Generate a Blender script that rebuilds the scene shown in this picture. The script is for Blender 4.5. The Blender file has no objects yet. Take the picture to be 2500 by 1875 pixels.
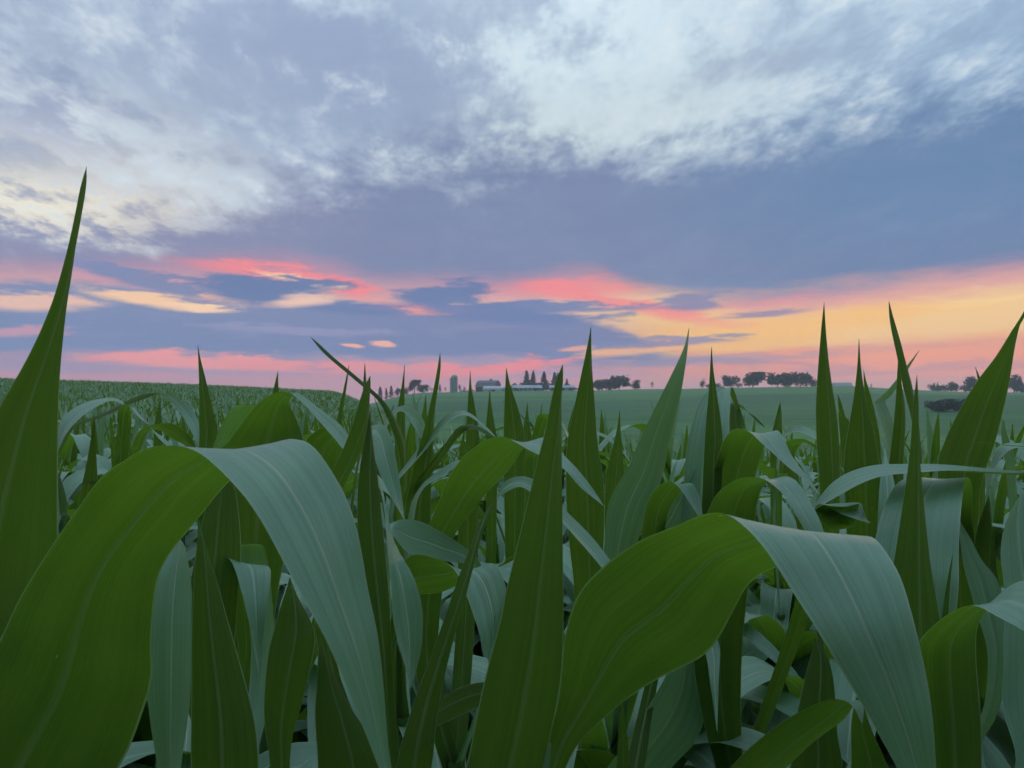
import bpy, bmesh, math, random
import numpy as np
from mathutils import Vector, Matrix

# ------------------------------------------------------------------ camera
SC = bpy.context.scene
COL = SC.collection
FPX = 1819.0                       # focal length in photograph pixels (2500 wide)
CAM_Z = 1.55
HORIZON_V = 958.0
PITCH = math.atan((HORIZON_V - 937.5) / FPX)
cam_data = bpy.data.cameras.new("camera")
cam_data.sensor_width = 36.0
cam_data.lens = FPX / 2500 * 36.0
cam_data.clip_start = 0.02
cam_data.clip_end = 9000
cam_data.dof.use_dof = True
cam_data.dof.focus_distance = 1.15
cam_data.dof.aperture_fstop = 17.0
cam = bpy.data.objects.new("camera", cam_data)
COL.objects.link(cam)
cam.location = (0, 0, CAM_Z)
cam.rotation_euler = (math.pi / 2 + PITCH, 0, 0)
SC.camera = cam
CAM_R = Matrix.Rotation(math.pi / 2 + PITCH, 3, 'X')

# ------------------------------------------------------------------ exposure
SC.view_settings.view_transform = 'Standard'
SC.view_settings.look = 'None'
SC.view_settings.exposure = 0.0
SC.view_settings.gamma = 1.0
SC.view_settings.use_curve_mapping = False
SC.cycles.use_denoising = True
SC.cycles.use_adaptive_sampling = True
SC.cycles.adaptive_threshold = 0.04
SC.cycles.adaptive_min_samples = 12
SC.cycles.max_bounces = 4
SC.cycles.diffuse_bounces = 2
SC.cycles.transmission_bounces = 3
SC.cycles.transparent_max_bounces = 6
SC.cycles.volume_bounces = 1

SUN_AZ, SUN_EL = 28.0, 2.5         # the sun has gone into the cloud bank on the right


def lin(r, g, b):
    def f(c):
        c /= 255.0
        return c / 12.92 if c <= 0.04045 else ((c + 0.055) / 1.055) ** 2.4
    return (f(r), f(g), f(b), 1.0)


# ------------------------------------------------------------------ sky
class G:
    """tiny expression builder over shader math nodes"""
    def __init__(s, tree): s.t = tree
    def val(s, node_in, x):
        if isinstance(x, X): s.t.links.new(x.s, node_in)
        else: node_in.default_value = x
    def m(s, op, *a, clamp=False):
        n = s.t.nodes.new('ShaderNodeMath'); n.operation = op; n.use_clamp = clamp
        for i, x in enumerate(a): s.val(n.inputs[i], x)
        return X(s, n.outputs[0])
    def vec(s, x, y, z):
        n = s.t.nodes.new('ShaderNodeCombineXYZ')
        for i, q in enumerate((x, y, z)): s.val(n.inputs[i], q)
        return X(s, n.outputs[0])
    def noise(s, v, scale, detail=5, rough=0.5, dist=0.0):
        n = s.t.nodes.new('ShaderNodeTexNoise')
        s.t.links.new(v.s, n.inputs['Vector'])
        n.inputs['Scale'].default_value = scale; n.inputs['Detail'].default_value = detail
        n.inputs['Roughness'].default_value = rough; n.inputs['Distortion'].default_value = dist
        return X(s, n.outputs['Fac'])
    def step(s, x, a, b):                       # smoothstep a..b
        n = s.t.nodes.new('ShaderNodeMapRange'); n.interpolation_type = 'SMOOTHSTEP'
        s.val(n.inputs['Value'], x); s.val(n.inputs['From Min'], a); s.val(n.inputs['From Max'], b)
        return X(s, n.outputs['Result'])
    def mix(s, f, a, b):
        n = s.t.nodes.new('ShaderNodeMix'); n.data_type = 'RGBA'; n.clamp_factor = True
        s.val(n.inputs[0], f); s.val(n.inputs[6], a); s.val(n.inputs[7], b)
        return X(s, n.outputs[2])
    def ramp(s, x, lo, hi, stops):
        f = s.m('DIVIDE', s.m('SUBTRACT', x, lo), hi - lo, clamp=True)
        n = s.t.nodes.new('ShaderNodeValToRGB'); e = n.color_ramp.elements
        while len(e) < len(stops): e.new(0.5)
        for i, (p, c) in enumerate(stops):
            e[i].position = (p - lo) / (hi - lo)
        for i, (p, c) in enumerate(stops):
            e[i].color = c
        s.t.links.new(f.s, n.inputs[0])
        return X(s, n.outputs[0])
    def curve(s, x, lo, hi, pts, ymax):
        f = s.m('DIVIDE', s.m('SUBTRACT', x, lo), hi - lo, clamp=True)
        n = s.t.nodes.new('ShaderNodeFloatCurve')
        c = n.mapping.curves[0]
        P = [((p - lo) / (hi - lo), y / ymax) for p, y in pts]
        c.points[0].location = P[0]; c.points[-1].location = P[-1]
        for q in P[1:-1]: c.points.new(*q)
        n.mapping.update()
        s.t.links.new(f.s, n.inputs['Value'])
        return s.m('MULTIPLY', X(s, n.outputs[0]), ymax)


class X:
    def __init__(s, g, sock): s.g, s.s = g, sock
    def __add__(s, o): return s.g.m('ADD', s, o)
    __radd__ = __add__
    def __sub__(s, o): return s.g.m('SUBTRACT', s, o)
    def __rsub__(s, o): return s.g.m('SUBTRACT', o, s)
    def __mul__(s, o): return s.g.m('MULTIPLY', s, o)
    __rmul__ = __mul__
    def __truediv__(s, o): return s.g.m('DIVIDE', s, o)
    def abs(s): return s.g.m('ABSOLUTE', s)


def sky_dir(u, v):
    """photograph pixel -> azimuth, elevation in degrees"""
    az = math.atan((u - 1250) / FPX)
    return math.degrees(az), math.degrees(math.atan((HORIZON_V - v) / FPX * math.cos(az)))


def build_sky():
    w = bpy.data.worlds.new("World"); w.use_nodes = True
    t = w.node_tree; t.nodes.clear(); g = G(t)
    tc = t.nodes.new('ShaderNodeTexCoord')
    sp = t.nodes.new('ShaderNodeSeparateXYZ'); t.links.new(tc.outputs['Generated'], sp.inputs[0])
    x, y, z = (X(g, sp.outputs[i]) for i in range(3))
    az = g.m('ARCTAN2', x, y) * 57.29578
    el = g.m('ARCSINE', z) * 57.29578
    strat = g.vec(x * 5.0, y * 5.0, z * 26.0)                 # flat streaky layers
    zz = g.m('MAXIMUM', z, 0.0) + 0.17
    skew = g.vec(x / zz * 1.35, y / zz * 0.80 + x / zz * 0.12, 1.9)   # a cloud deck seen in perspective
    nA = g.noise(strat, 1.0, 3, 0.55) - 0.5
    nB = g.noise(strat, 2.8, 6, 0.66) - 0.5
    nC = g.noise(g.vec(x * 9 + 3.1, y * 9, z * 60.0), 1.0, 6, 0.68) - 0.5
    dB = g.noise(skew, 2.3, 6, 0.62, 0.3) - 0.5
    dC = g.noise(skew, 7.5, 5, 0.66) - 0.5
    warped = {k: g.vec(az + nB * (k * 10) + nA * (k * 5), el + nC * (k * 3.0) + nB * (k * 2.0), 0.0) for k in (0.15, 0.45)}
    warped[1.2] = g.vec(az + dB * 16 + dC * 12, el + dB * 8 + dC * 8, 0.0)
    streak = nC * 2.4 + nB * 1.4

    # --- blobs: (u, v, ru, rv, slope, softness, warp class, colour, opacity)
    def blob(c, u, v, ru, rv, rot, soft, warp, colr, op):
        a0, e0 = sky_dir(u, v)
        ca = math.cos(math.radians(a0)); k = 57.29578 / FPX
        kk = min(warped, key=lambda q: abs(q - warp))
        mp = t.nodes.new('ShaderNodeMapping'); mp.vector_type = 'TEXTURE'
        t.links.new(warped[kk].s, mp.inputs['Vector'])
        mp.inputs['Location'].default_value = (a0, e0, 0)
        mp.inputs['Rotation'].default_value = (0, 0, rot)
        mp.inputs['Scale'].default_value = (ru * k * ca * ca, rv * k * ca, 1)
        ln = t.nodes.new('ShaderNodeVectorMath'); ln.operation = 'LENGTH'
        t.links.new(mp.outputs[0], ln.inputs[0])
        r = X(g, ln.outputs['Value'])
        if kk == 0.45: r = r + streak
        n = t.nodes.new('ShaderNodeMapRange'); n.interpolation_type = 'SMOOTHSTEP'
        t.links.new(r.s, n.inputs['Value'])
        n.inputs['From Min'].default_value = 1 + soft; n.inputs['From Max'].default_value = 1 - soft
        n.inputs['To Max'].default_value = op
        return g.mix(X(g, n.outputs['Result']), c, colr)

    # ================= the upper sky: broken altocumulus and the great shelf
    hi = g.mix(g.step(az, -14, 8), lin(170, 186, 209), lin(188, 208, 222))
    hi = g.mix(g.step(az, 14, 33), hi, lin(158, 185, 212))
    hi = g.mix(g.step(el, 20, 30) * 0.35, hi, lin(176, 201, 222))
    hi = blob(hi, 300, 450, 420, 120, -0.15, 0.75, 1.2, lin(214, 214, 214), 0.85)
    hi = blob(hi, 170, 505, 300, 55, -0.05, 0.7, 1.2, lin(246, 238, 216), 0.95)
    hi = blob(hi, 900, 250, 360, 100, -0.45, 0.8, 1.2, lin(142, 160, 194), 0.5)
    hi = blob(hi, 560, 130, 260, 80, -0.2, 0.8, 1.2, lin(150, 166, 198), 0.4)
    hi = blob(hi, 120, 260, 330, 60, -0.1, 0.8, 1.2, lin(150, 163, 197), 0.6)
    hi = blob(hi, 1400, 310, 360, 80, 0.12, 0.8, 1.2, lin(210, 224, 226), 0.6)
    hi = blob(hi, 1000, 60, 260, 70, -0.2, 0.8, 1.2, lin(200, 218, 230), 0.5)
    hi = blob(hi, 380, 330, 260, 60, -0.35, 0.8, 1.2, lin(206, 216, 224), 0.6)
    hi = blob(hi, 1480, 50, 260, 110, 0.1, 0.8, 1.2, lin(220, 239, 246), 0.6)
    lum = dB * 0.72 + dC * 0.74
    hi = g.mix(g.step(lum, 0.07, -0.16) * 0.62, hi, lin(144, 162, 192))
    hi = g.mix(g.step(lum, -0.04, 0.22) * 0.62, hi, lin(216, 229, 236))
    hi = g.mix(g.step(dC, 0.06, 0.24) * 0.20, hi, lin(236, 242, 245))
    sl = g.curve(az, -90, 90, [(-90, 9.0), (-40, 7.6), (-31, 7.8), (-27, 8.3), (-23, 8.9), (-18, 9.5), (-14, 9.2), (-10, 8.2), (-5, 8.4), (0, 8.1), (5, 8.9), (10, 7.5), (16, 6.6), (22, 6.7), (28, 7.0), (34, 7.5), (50, 8.8), (90, 9)], 40)
    su = g.curve(az, -90, 90, [(-90, 13), (-40, 10.0), (-31, 10.5), (-24, 11.8), (-18, 14.2), (-10, 16.6), (0, 17.8), (6, 17.8), (12, 17.8), (20, 18.4), (28, 18.9), (34, 18.7), (50, 19), (90, 18)], 40)
    e4 = el + nA * 1.2 + nB * 1.5 + nC * 0.6
    above = g.step(e4, sl - 0.4, sl + 1.5)
    shelf = (1 - g.step(el + dB * 10 + dC * 4.5 + nB * 1.0, su - 2.2, su + 2.6)) * 0.96
    shc = g.mix(g.step(az + nA * 14, -34, -4), lin(150, 150, 180), lin(122, 136, 172))
    shc = g.mix(g.step(az + nA * 10, 2, 28), shc, lin(103, 134, 173))
    shc = g.mix(g.step(el + nA * 5, 14, 7.5) * 0.35, shc, lin(130, 135, 170))
    shc = g.mix(g.step(nA + nB * 0.7, -0.18, 0.25) * 0.08, shc, lin(154, 162, 190))
    shc = g.mix(g.step(dB + dC * 0.5, 0.0, 0.24) * 0.08, shc, lin(160, 168, 194))
    upper = g.mix(shelf, hi, shc)

    # ================= the low sky: lit air and broken stratus under the shelf
    right = g.ramp(el + nC * 1.1, -1, 13, [
        (-1, lin(206, 150, 160)), (0.4, lin(214, 158, 168)), (1.3, lin(232, 152, 152)), (2.6, lin(236, 156, 144)),
        (3.5, lin(226, 158, 148)), (4.3, lin(243, 190, 136)), (5.8, lin(248, 207, 148)), (7.2, lin(240, 207, 165)),
        (8.4, lin(226, 160, 152)), (13, lin(190, 140, 165))])
    left = g.ramp(el + nC * 1.1, -1, 13, [
        (-1, lin(205, 150, 172)), (0.4, lin(226, 156, 172)), (1.3, lin(218, 152, 174)), (2.0, lin(172, 150, 185)),
        (4.5, lin(196, 168, 186)), (6.4, lin(244, 198, 178)), (7.6, lin(208, 164, 176)), (8.8, lin(178, 150, 178)),
        (11, lin(165, 148, 178)), (13, lin(160, 145, 178))])
    c = g.mix(g.step(az + nA * 8, 2.0, 13.0), left, right)
    nish = t.nodes.new('ShaderNodeTexSky'); nish.sky_type = 'NISHITA'; nish.sun_disc = False   # clear sky behind
    nish.sun_elevation = math.radians(SUN_EL); nish.sun_rotation = math.radians(SUN_AZ)
    nm = t.nodes.new('ShaderNodeVectorMath'); nm.operation = 'SCALE'; nm.inputs['Scale'].default_value = 0.05
    t.links.new(nish.outputs[0], nm.inputs[0])
    c = g.mix(0.08, c, X(g, nm.outputs[0]))
    up = g.curve(az, -90, 90, [(-90, 7.2), (-40, 7.0), (-31, 7.2), (-22, 6.5), (-8, 7.0), (2, 6.6), (8, 4.8), (14, 2.6), (30, 1.6), (90, 3.0)], 20)
    lo = g.curve(az, -90, 90, [(-90, 2.6), (-31, 2.6), (-18, 2.7), (-6, 2.7), (2, 2.5), (8, 2.2), (14, 2.0), (30, 1.5), (90, 2.4)], 20)
    e2 = el + nA * 2.2 + nB * 1.2 + nC * 0.8
    s2 = g.step(e2, lo - 0.3, lo + 0.35) * (1 - g.step(e2, up - 0.45, up + 0.4))
    stc = g.mix(g.step(az, -34, 6), lin(118, 141, 182), lin(116, 132, 176))
    stc = g.mix(g.step(nB + nC, 0.0, 0.3) * 0.35, stc, lin(146, 150, 188))
    c = g.mix(s2 * 0.93, c, stc)
    e3 = el + nA * 0.9 + nB * 0.6 + nC * 0.3
    s3 = g.step(e3, 1.05, 1.45) * (1 - g.step(e3, 1.6, 2.0)) * (1 - g.step(az, 6, 16))
    c = g.mix(s3 * 0.45, c, lin(150, 152, 190))
    PINK, ROSE = lin(247, 142, 148), lin(236, 152, 162)
    # pink streaks through the stratus close to the horizon
    c = blob(c, 520, 885, 300, 17, -0.02, 0.4, 0.45, lin(244, 158, 160), 0.95)
    c = blob(c, 880, 898, 260, 15, 0.0, 0.5, 0.45, lin(240, 150, 156), 0.9)
    c = blob(c, 1210, 900, 170, 18, 0.10, 0.4, 0.45, lin(250, 142, 148), 0.95)
    c = blob(c, 860, 843, 28, 5, -0.1, 0.4, 0.15, lin(250, 180, 160), 0.9)
    c = blob(c, 935, 840, 32, 6, -0.1, 0.4, 0.15, lin(250, 186, 165), 0.9)
    c = blob(c, 1410, 850, 40, 6, 0.1, 0.5, 0.15, lin(250, 178, 150), 0.8)
    c = blob(c, 60, 810, 110, 10, 0.02, 0.5, 0.45, lin(216, 160, 176), 0.7)
    c = blob(c, 720, 808, 200, 8, -0.02, 0.6, 0.45, lin(160, 158, 192), 0.6)
    # the gold tongue reaching in from the right
    c = blob(c, 1980, 806, 420, 36, 0.10, 0.3, 0.45, lin(250, 198, 130), 0.85)
    c = blob(c, 2420, 778, 420, 40, 0.10, 0.5, 0.45, lin(246, 207, 156), 0.75)
    c = blob(c, 1560, 850, 150, 14, 0.10, 0.45, 0.45, lin(248, 186, 140), 0.85)
    c = blob(c, 1640, 835, 190, 9, 0.04, 0.5, 0.45, lin(128, 138, 178), 0.8)
    c = blob(c, 1760, 880, 300, 10, 0.04, 0.5, 0.45, lin(166, 150, 176), 0.6)
    c = blob(c, 2150, 850, 300, 7, 0.05, 0.6, 0.45, lin(222, 158, 150), 0.6)
    # the shelf's lower rim, lit pink, with gold openings
    lit = g.step(e4, sl - 2.4, sl - 0.1) * (1 - g.step(e4, sl + 0.2, sl + 2.0)) * g.step(nA + nB * 0.6, -0.10, 0.16)
    c = g.mix(lit * 0.22, c, g.mix(g.step(az, 16, 26), ROSE, lin(232, 158, 156)))
    c = blob(c, 260, 668, 130, 20, -0.1, 0.6, 0.45, lin(214, 158, 176), 0.6)
    c = blob(c, 640, 664, 190, 16, -0.12, 0.85, 0.45, PINK, 0.9)
    c = blob(c, 830, 696, 135, 16, -0.28, 0.7, 0.45, PINK, 0.9)
    c = blob(c, 1380, 704, 140, 18, -0.04, 0.9, 0.45, PINK, 0.9)
    c = blob(c, 1450, 672, 80, 12, 0.3, 0.9, 0.45, PINK, 0.6)
    c = blob(c, 1560, 750, 205, 15, -0.2, 0.7, 0.45, lin(244, 146, 148), 0.9)
    c = blob(c, 1900, 730, 190, 13, 0.06, 0.6, 0.45, lin(236, 146, 154), 0.7)
    c = blob(c, 330, 725, 170, 17, -0.13, 0.5, 0.45, lin(252, 208, 170), 0.95)
    c = blob(c, 60, 738, 140, 20, 0.03, 0.5, 0.45, lin(244, 198, 178), 0.85)
    c = blob(c, 500, 752, 80, 9, 0.0, 0.5, 0.45, lin(253, 214, 180), 0.95)
    c = blob(c, 1040, 755, 150, 11, -0.02, 0.5, 0.45, lin(248, 160, 150), 0.9)
    c = blob(c, 700, 676, 80, 9, -0.12, 0.5, 0.45, lin(254, 204, 172), 0.9)
    rim = g.step(e4, sl - 1.3, sl - 0.1) * (1 - g.step(e4, sl + 0.4, sl + 1.6)) * g.step(az, 12, 18)
    c = g.mix(rim * 0.75, c, lin(222, 158, 164))
    c = g.mix(above, c, upper)
    # small dark lens clouds in front of the light
    DARK = lin(104, 128, 172)
    c = blob(c, 640, 708, 190, 32, 0.02, 0.3, 0.45, DARK, 0.96)
    c = blob(c, 380, 692, 180, 20, -0.16, 0.35, 0.45, lin(122, 138, 178), 0.9)
    c = blob(c, 240, 655, 90, 16, -0.15, 0.5, 0.45, lin(130, 142, 182), 0.8)
    c = blob(c, 860, 748, 130, 20, -0.05, 0.4, 0.45, lin(112, 132, 175), 0.9)
    c = blob(c, 1090, 715, 130, 30, 0.06, 0.35, 0.45, DARK, 0.95)
    c = blob(c, 1240, 762, 210, 28, -0.06, 0.35, 0.45, lin(112, 132, 176), 0.95)
    c = blob(c, 1410, 750, 150, 9, -0.03, 0.5, 0.45, lin(122, 136, 178), 0.9)
    c = blob(c, 1700, 742, 85, 16, 0.03, 0.4, 0.45, lin(134, 138, 176), 0.9)
    c = blob(c, 1880, 764, 100, 8, 0.05, 0.5, 0.45, lin(148, 142, 172), 0.85)
    c = blob(c, 750, 730, 80, 16, 0.12, 0.5, 0.45, lin(246, 206, 186), 0.85)
    c = blob(c, 2440, 725, 130, 8, 0.06, 0.6, 0.45, lin(250, 216, 160), 0.7)

    # added sky gain: overhead raised to light the leaf tops, east dimmed for shade
    k = (g.step(el, 18, 90) * ZENITH_BOOST + 1.0) * (1.0 - g.step(x * 0.2 + y * 0.98, 0.15, -0.75) * 0.55)

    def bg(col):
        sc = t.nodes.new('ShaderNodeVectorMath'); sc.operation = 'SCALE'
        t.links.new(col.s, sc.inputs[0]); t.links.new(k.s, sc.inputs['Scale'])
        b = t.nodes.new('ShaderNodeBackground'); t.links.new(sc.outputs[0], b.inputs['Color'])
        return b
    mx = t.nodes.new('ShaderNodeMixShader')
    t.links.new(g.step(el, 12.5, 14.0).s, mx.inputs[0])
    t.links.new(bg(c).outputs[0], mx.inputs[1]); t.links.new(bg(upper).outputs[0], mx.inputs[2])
    out = t.nodes.new('ShaderNodeOutputWorld'); t.links.new(mx.outputs[0], out.inputs['Surface'])
    w.cycles.sampling_method = 'MANUAL'; w.cycles.sample_map_resolution = 512
    SC.world = w


ZENITH_BOOST = 1.8
build_sky()

sun_data = bpy.data.lights.new("sun", 'SUN')
sun_data.energy = 0.35; sun_data.angle = math.radians(14); sun_data.color = (1.0, 0.72, 0.55)
sun = bpy.data.objects.new("sun", sun_data); COL.objects.link(sun)
sun.location = (40, 75, 30)
_d = Vector((math.sin(math.radians(SUN_AZ)), math.cos(math.radians(SUN_AZ)), math.tan(math.radians(SUN_EL))))
sun.rotation_euler = _d.to_track_quat('Z', 'Y').to_euler()


# ------------------------------------------------------------------ helpers
def at(u, v, d):
    """photograph pixel at a depth (metres along the view axis) -> world point"""
    return Vector((0, 0, CAM_Z)) + CAM_R @ Vector(((u - 1250) / FPX * d, (937.5 - v) / FPX * d, -d))


def link(name, data, parent=None):
    o = bpy.data.objects.new(name, data); COL.objects.link(o)
    if parent is not None: o.parent = parent
    return o


def tag(o, label=None, cat=None, group=None, kind=None):
    if label: o["label"] = label
    if cat: o["category"] = cat
    if group: o["group"] = group
    if kind: o["kind"] = kind
    return o


def mesh(name, verts, faces, mat=None, uvs=None, smooth=True):
    me = bpy.data.meshes.new(name)
    me.from_pydata([tuple(v) for v in verts], [], faces)
    if uvs is not None:
        lay = me.uv_layers.new(name="UVMap")
        idx = np.empty(len(me.loops), dtype=np.int32); me.loops.foreach_get('vertex_index', idx)
        lay.data.foreach_set('uv', np.asarray(uvs, dtype=np.float32)[idx].ravel())
    if smooth: me.polygons.foreach_set('use_smooth', [True] * len(me.polygons))
    if mat: me.materials.append(mat)
    return me


def new_mat(name):
    m = bpy.data.materials.new(name); m.use_nodes = True
    t = m.node_tree; t.nodes.clear()
    out = t.nodes.new('ShaderNodeOutputMaterial')
    return m, t, out, G(t)


def leaf_material(name, hue=0.0):
    m, t, out, g = new_mat(name)
    uv = t.nodes.new('ShaderNodeUVMap')
    sp = t.nodes.new('ShaderNodeSeparateXYZ'); t.links.new(uv.outputs[0], sp.inputs[0])
    u, v = X(g, sp.outputs[0]), X(g, sp.outputs[1])
    oi = t.nodes.new('ShaderNodeObjectInfo'); rnd = X(g, oi.outputs['Random'])
    geo = t.nodes.new('ShaderNodeNewGeometry'); back = X(g, geo.outputs['Backfacing'])
    veins = g.noise(g.vec(u * 70 + rnd * 30, v * 1.1, rnd * 9), 1.0, 4, 0.65)
    broad = g.noise(g.vec(u * 9 + rnd * 50, v * 1.6, rnd * 5), 1.0, 2, 0.5)
    patch = g.noise(g.vec(u * 3 + rnd * 20, v * 7, rnd * 3), 1.0, 3, 0.55)
    d = (u - 0.5).abs()
    rib = 1 - g.step(d, 0.012, 0.04)
    rim = g.step(d, 0.482, 0.495)
    s = g.step(veins * 0.6 + broad * 0.4, 0.32, 0.68)
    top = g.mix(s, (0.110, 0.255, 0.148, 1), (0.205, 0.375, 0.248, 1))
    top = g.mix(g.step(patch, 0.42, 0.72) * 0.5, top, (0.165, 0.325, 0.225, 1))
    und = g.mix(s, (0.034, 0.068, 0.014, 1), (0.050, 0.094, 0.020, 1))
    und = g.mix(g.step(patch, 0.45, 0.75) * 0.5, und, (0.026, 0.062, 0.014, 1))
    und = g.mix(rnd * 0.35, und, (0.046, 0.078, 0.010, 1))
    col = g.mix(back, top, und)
    col = g.mix(rib * 0.30, col, (0.26, 0.36, 0.20, 1))
    col = g.mix(rim * 0.8, col, (0.38, 0.48, 0.33, 1))
    # old insect scars and dust flecks
    vo = t.nodes.new('ShaderNodeTexVoronoi'); vo.inputs['Scale'].default_value = 1.0
    t.links.new(g.vec(u * 5 + rnd * 40, v * 22, rnd * 11).s, vo.inputs['Vector'])
    dot = (1 - g.step(X(g, vo.outputs['Distance']), 0.035, 0.06))
    sel = t.nodes.new('ShaderNodeSeparateXYZ'); t.links.new(vo.outputs['Color'], sel.inputs[0])
    dot = dot * g.step(X(g, sel.outputs[0]), 0.86, 0.88)
    col = g.mix(dot * 0.8, col, (0.42, 0.48, 0.30, 1))
    bump = t.nodes.new('ShaderNodeBump'); bump.inputs['Strength'].default_value = 0.35; bump.inputs['Distance'].default_value = 0.0015
    t.links.new((veins + broad * 1.5).s, bump.inputs['Height'])
    pb = t.nodes.new('ShaderNodeBsdfPrincipled')
    t.links.new(col.s, pb.inputs['Base Color'])
    t.links.new((g.mix(back, (0.42,) * 3 + (1,), (0.58,) * 3 + (1,))).s, pb.inputs['Roughness'])
    t.links.new((0.6 - back * 0.42).s, pb.inputs['Specular IOR Level'])
    t.links.new((0.55 - back * 0.53).s, pb.inputs['Sheen Weight'])
    pb.inputs['Sheen Roughness'].default_value = 0.36
    pb.inputs['Sheen Tint'].default_value = (0.80, 1.0, 0.92, 1)
    t.links.new(bump.outputs[0], pb.inputs['Normal'])
    tr = t.nodes.new('ShaderNodeBsdfTranslucent')
    t.links.new(g.mix(s, (0.142, 0.31, 0.018, 1), (0.196, 0.385, 0.026, 1)).s, tr.inputs['Color'])
    t.links.new(bump.outputs[0], tr.inputs['Normal'])
    mx = t.nodes.new('ShaderNodeMixShader'); mx.inputs[0].default_value = 0.36
    t.links.new(pb.outputs[0], mx.inputs[1]); t.links.new(tr.outputs[0], mx.inputs[2])
    t.links.new(mx.outputs[0], out.inputs['Surface'])
    return m


def simple_mat(name, c0, c1, scale=5.0, rough=0.8, bump=0.0, detail=5, spec=0.3):
    m, t, out, g = new_mat(name)
    tc = t.nodes.new('ShaderNodeTexCoord'); n = g.noise(X(g, tc.outputs['Object']), scale, detail, 0.6)
    pb = t.nodes.new('ShaderNodeBsdfPrincipled')
    t.links.new(g.mix(g.step(n, 0.32, 0.68), c0 + (1,), c1 + (1,)).s, pb.inputs['Base Color'])
    pb.inputs['Roughness'].default_value = rough; pb.inputs['Specular IOR Level'].default_value = spec
    if bump:
        b = t.nodes.new('ShaderNodeBump'); b.inputs['Strength'].default_value = bump; b.inputs['Distance'].default_value = 0.02
        t.links.new(n.s, b.inputs['Height']); t.links.new(b.outputs[0], pb.inputs['Normal'])
    t.links.new(pb.outputs[0], out.inputs['Surface'])
    return m


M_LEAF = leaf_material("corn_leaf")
M_STALK = simple_mat("corn_stalk", (0.06, 0.13, 0.03), (0.10, 0.18, 0.05), 14, 0.55)


def rib_material():
    m, t, out, g = new_mat("midrib")
    geo = t.nodes.new('ShaderNodeNewGeometry')
    tc = t.nodes.new('ShaderNodeTexCoord'); n = g.noise(X(g, tc.outputs['Object']), 40, 3, 0.6)
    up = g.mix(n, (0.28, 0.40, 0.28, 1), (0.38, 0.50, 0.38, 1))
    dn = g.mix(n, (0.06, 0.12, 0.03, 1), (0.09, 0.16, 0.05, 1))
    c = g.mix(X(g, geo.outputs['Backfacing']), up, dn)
    pb = t.nodes.new('ShaderNodeBsdfPrincipled'); pb.inputs['Roughness'].default_value = 0.5
    t.links.new(c.s, pb.inputs['Base Color'])
    tr = t.nodes.new('ShaderNodeBsdfTranslucent'); tr.inputs['Color'].default_value = (0.20, 0.36, 0.06, 1)
    mx = t.nodes.new('ShaderNodeMixShader'); mx.inputs[0].default_value = 0.3
    t.links.new(pb.outputs[0], mx.inputs[1]); t.links.new(tr.outputs[0], mx.inputs[2]); t.links.new(mx.outputs[0], out.inputs['Surface'])
    return m


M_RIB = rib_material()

# ------------------------------------------------------------------ terrain
#        photograph u -> v of the far crest
CREST = [(-2500, 930), (0, 962), (850, 963), (900, 960.5), (1100, 957.5), (1300, 954), (1450, 953.5), (1560, 950),
         (1650, 949.5), (1850, 945.5), (2000, 943), (2070, 942), (2130, 946), (2200, 950), (2350, 957), (2500, 958), (5000, 950)]
HILL = [(-3000, 905), (-600, 915), (0, 926), (425, 941), (850, 962), (950, 966), (1200, 990), (2500, 1000)]


def interp(tab, x):
    if x <= tab[0][0]: return tab[0][1]
    for (x0, y0), (x1, y1) in zip(tab, tab[1:]):
        if x <= x1:
            k = (x - x0) / (x1 - x0); return y0 + (y1 - y0) * k
    return tab[-1][1]


def sstep(a, b, x):
    k = min(1, max(0, (x - a) / (b - a))); return k * k * (3 - 2 * k)


def ground(x, y):
    r = math.hypot(x, y)
    if r < 1e-6: return 0.0
    az = math.atan2(x, y); a = max(-1.2, min(1.2, az))
    u = 1250 + FPX * math.tan(a)
    cz = CAM_Z + 480 * (HORIZON_V - interp(CREST, u)) / FPX * math.cos(a)
    hz = CAM_Z - 1.25 + 130 * (HORIZON_V - interp(HILL, u)) / FPX * math.cos(a)
    pc = [(0, 0), (2, 0), (4, -0.10), (8, -0.48), (15, -1.15), (30, -2.5), (60, -4.7), (110, -6.0), (180, -5.2),
          (260, -3.4 + cz * 0.1), (360, -1.2 + cz * 0.4), (440, cz - 0.5), (480, cz), (540, cz - 0.3), (720, cz - 7), (1500, -30), (9000, -160)]
    pl = [(0, 0), (3, 0), (8, -0.16), (15, -0.34), (30, -0.55), (60, -0.25 + hz * 0.1), (95, hz * 0.55), (130, hz), (165, hz - 0.6),
          (260, hz - 6), (480, -10), (1500, -30), (9000, -160)]
    w = 1 - sstep(math.radians(-14), math.radians(-6.5), az)
    if abs(az) > math.radians(100): w = 0.5
    z = (1 - w) * interp(pc, r) + w * interp(pl, r)
    z += 0.25 * sstep(60, 200, r) * (math.sin(x * 0.021 + 1.3) * math.sin(y * 0.017) + 0.5 * math.sin(x * 0.05 + y * 0.03))* (1 - sstep(380, 470, r))
    return z


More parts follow.
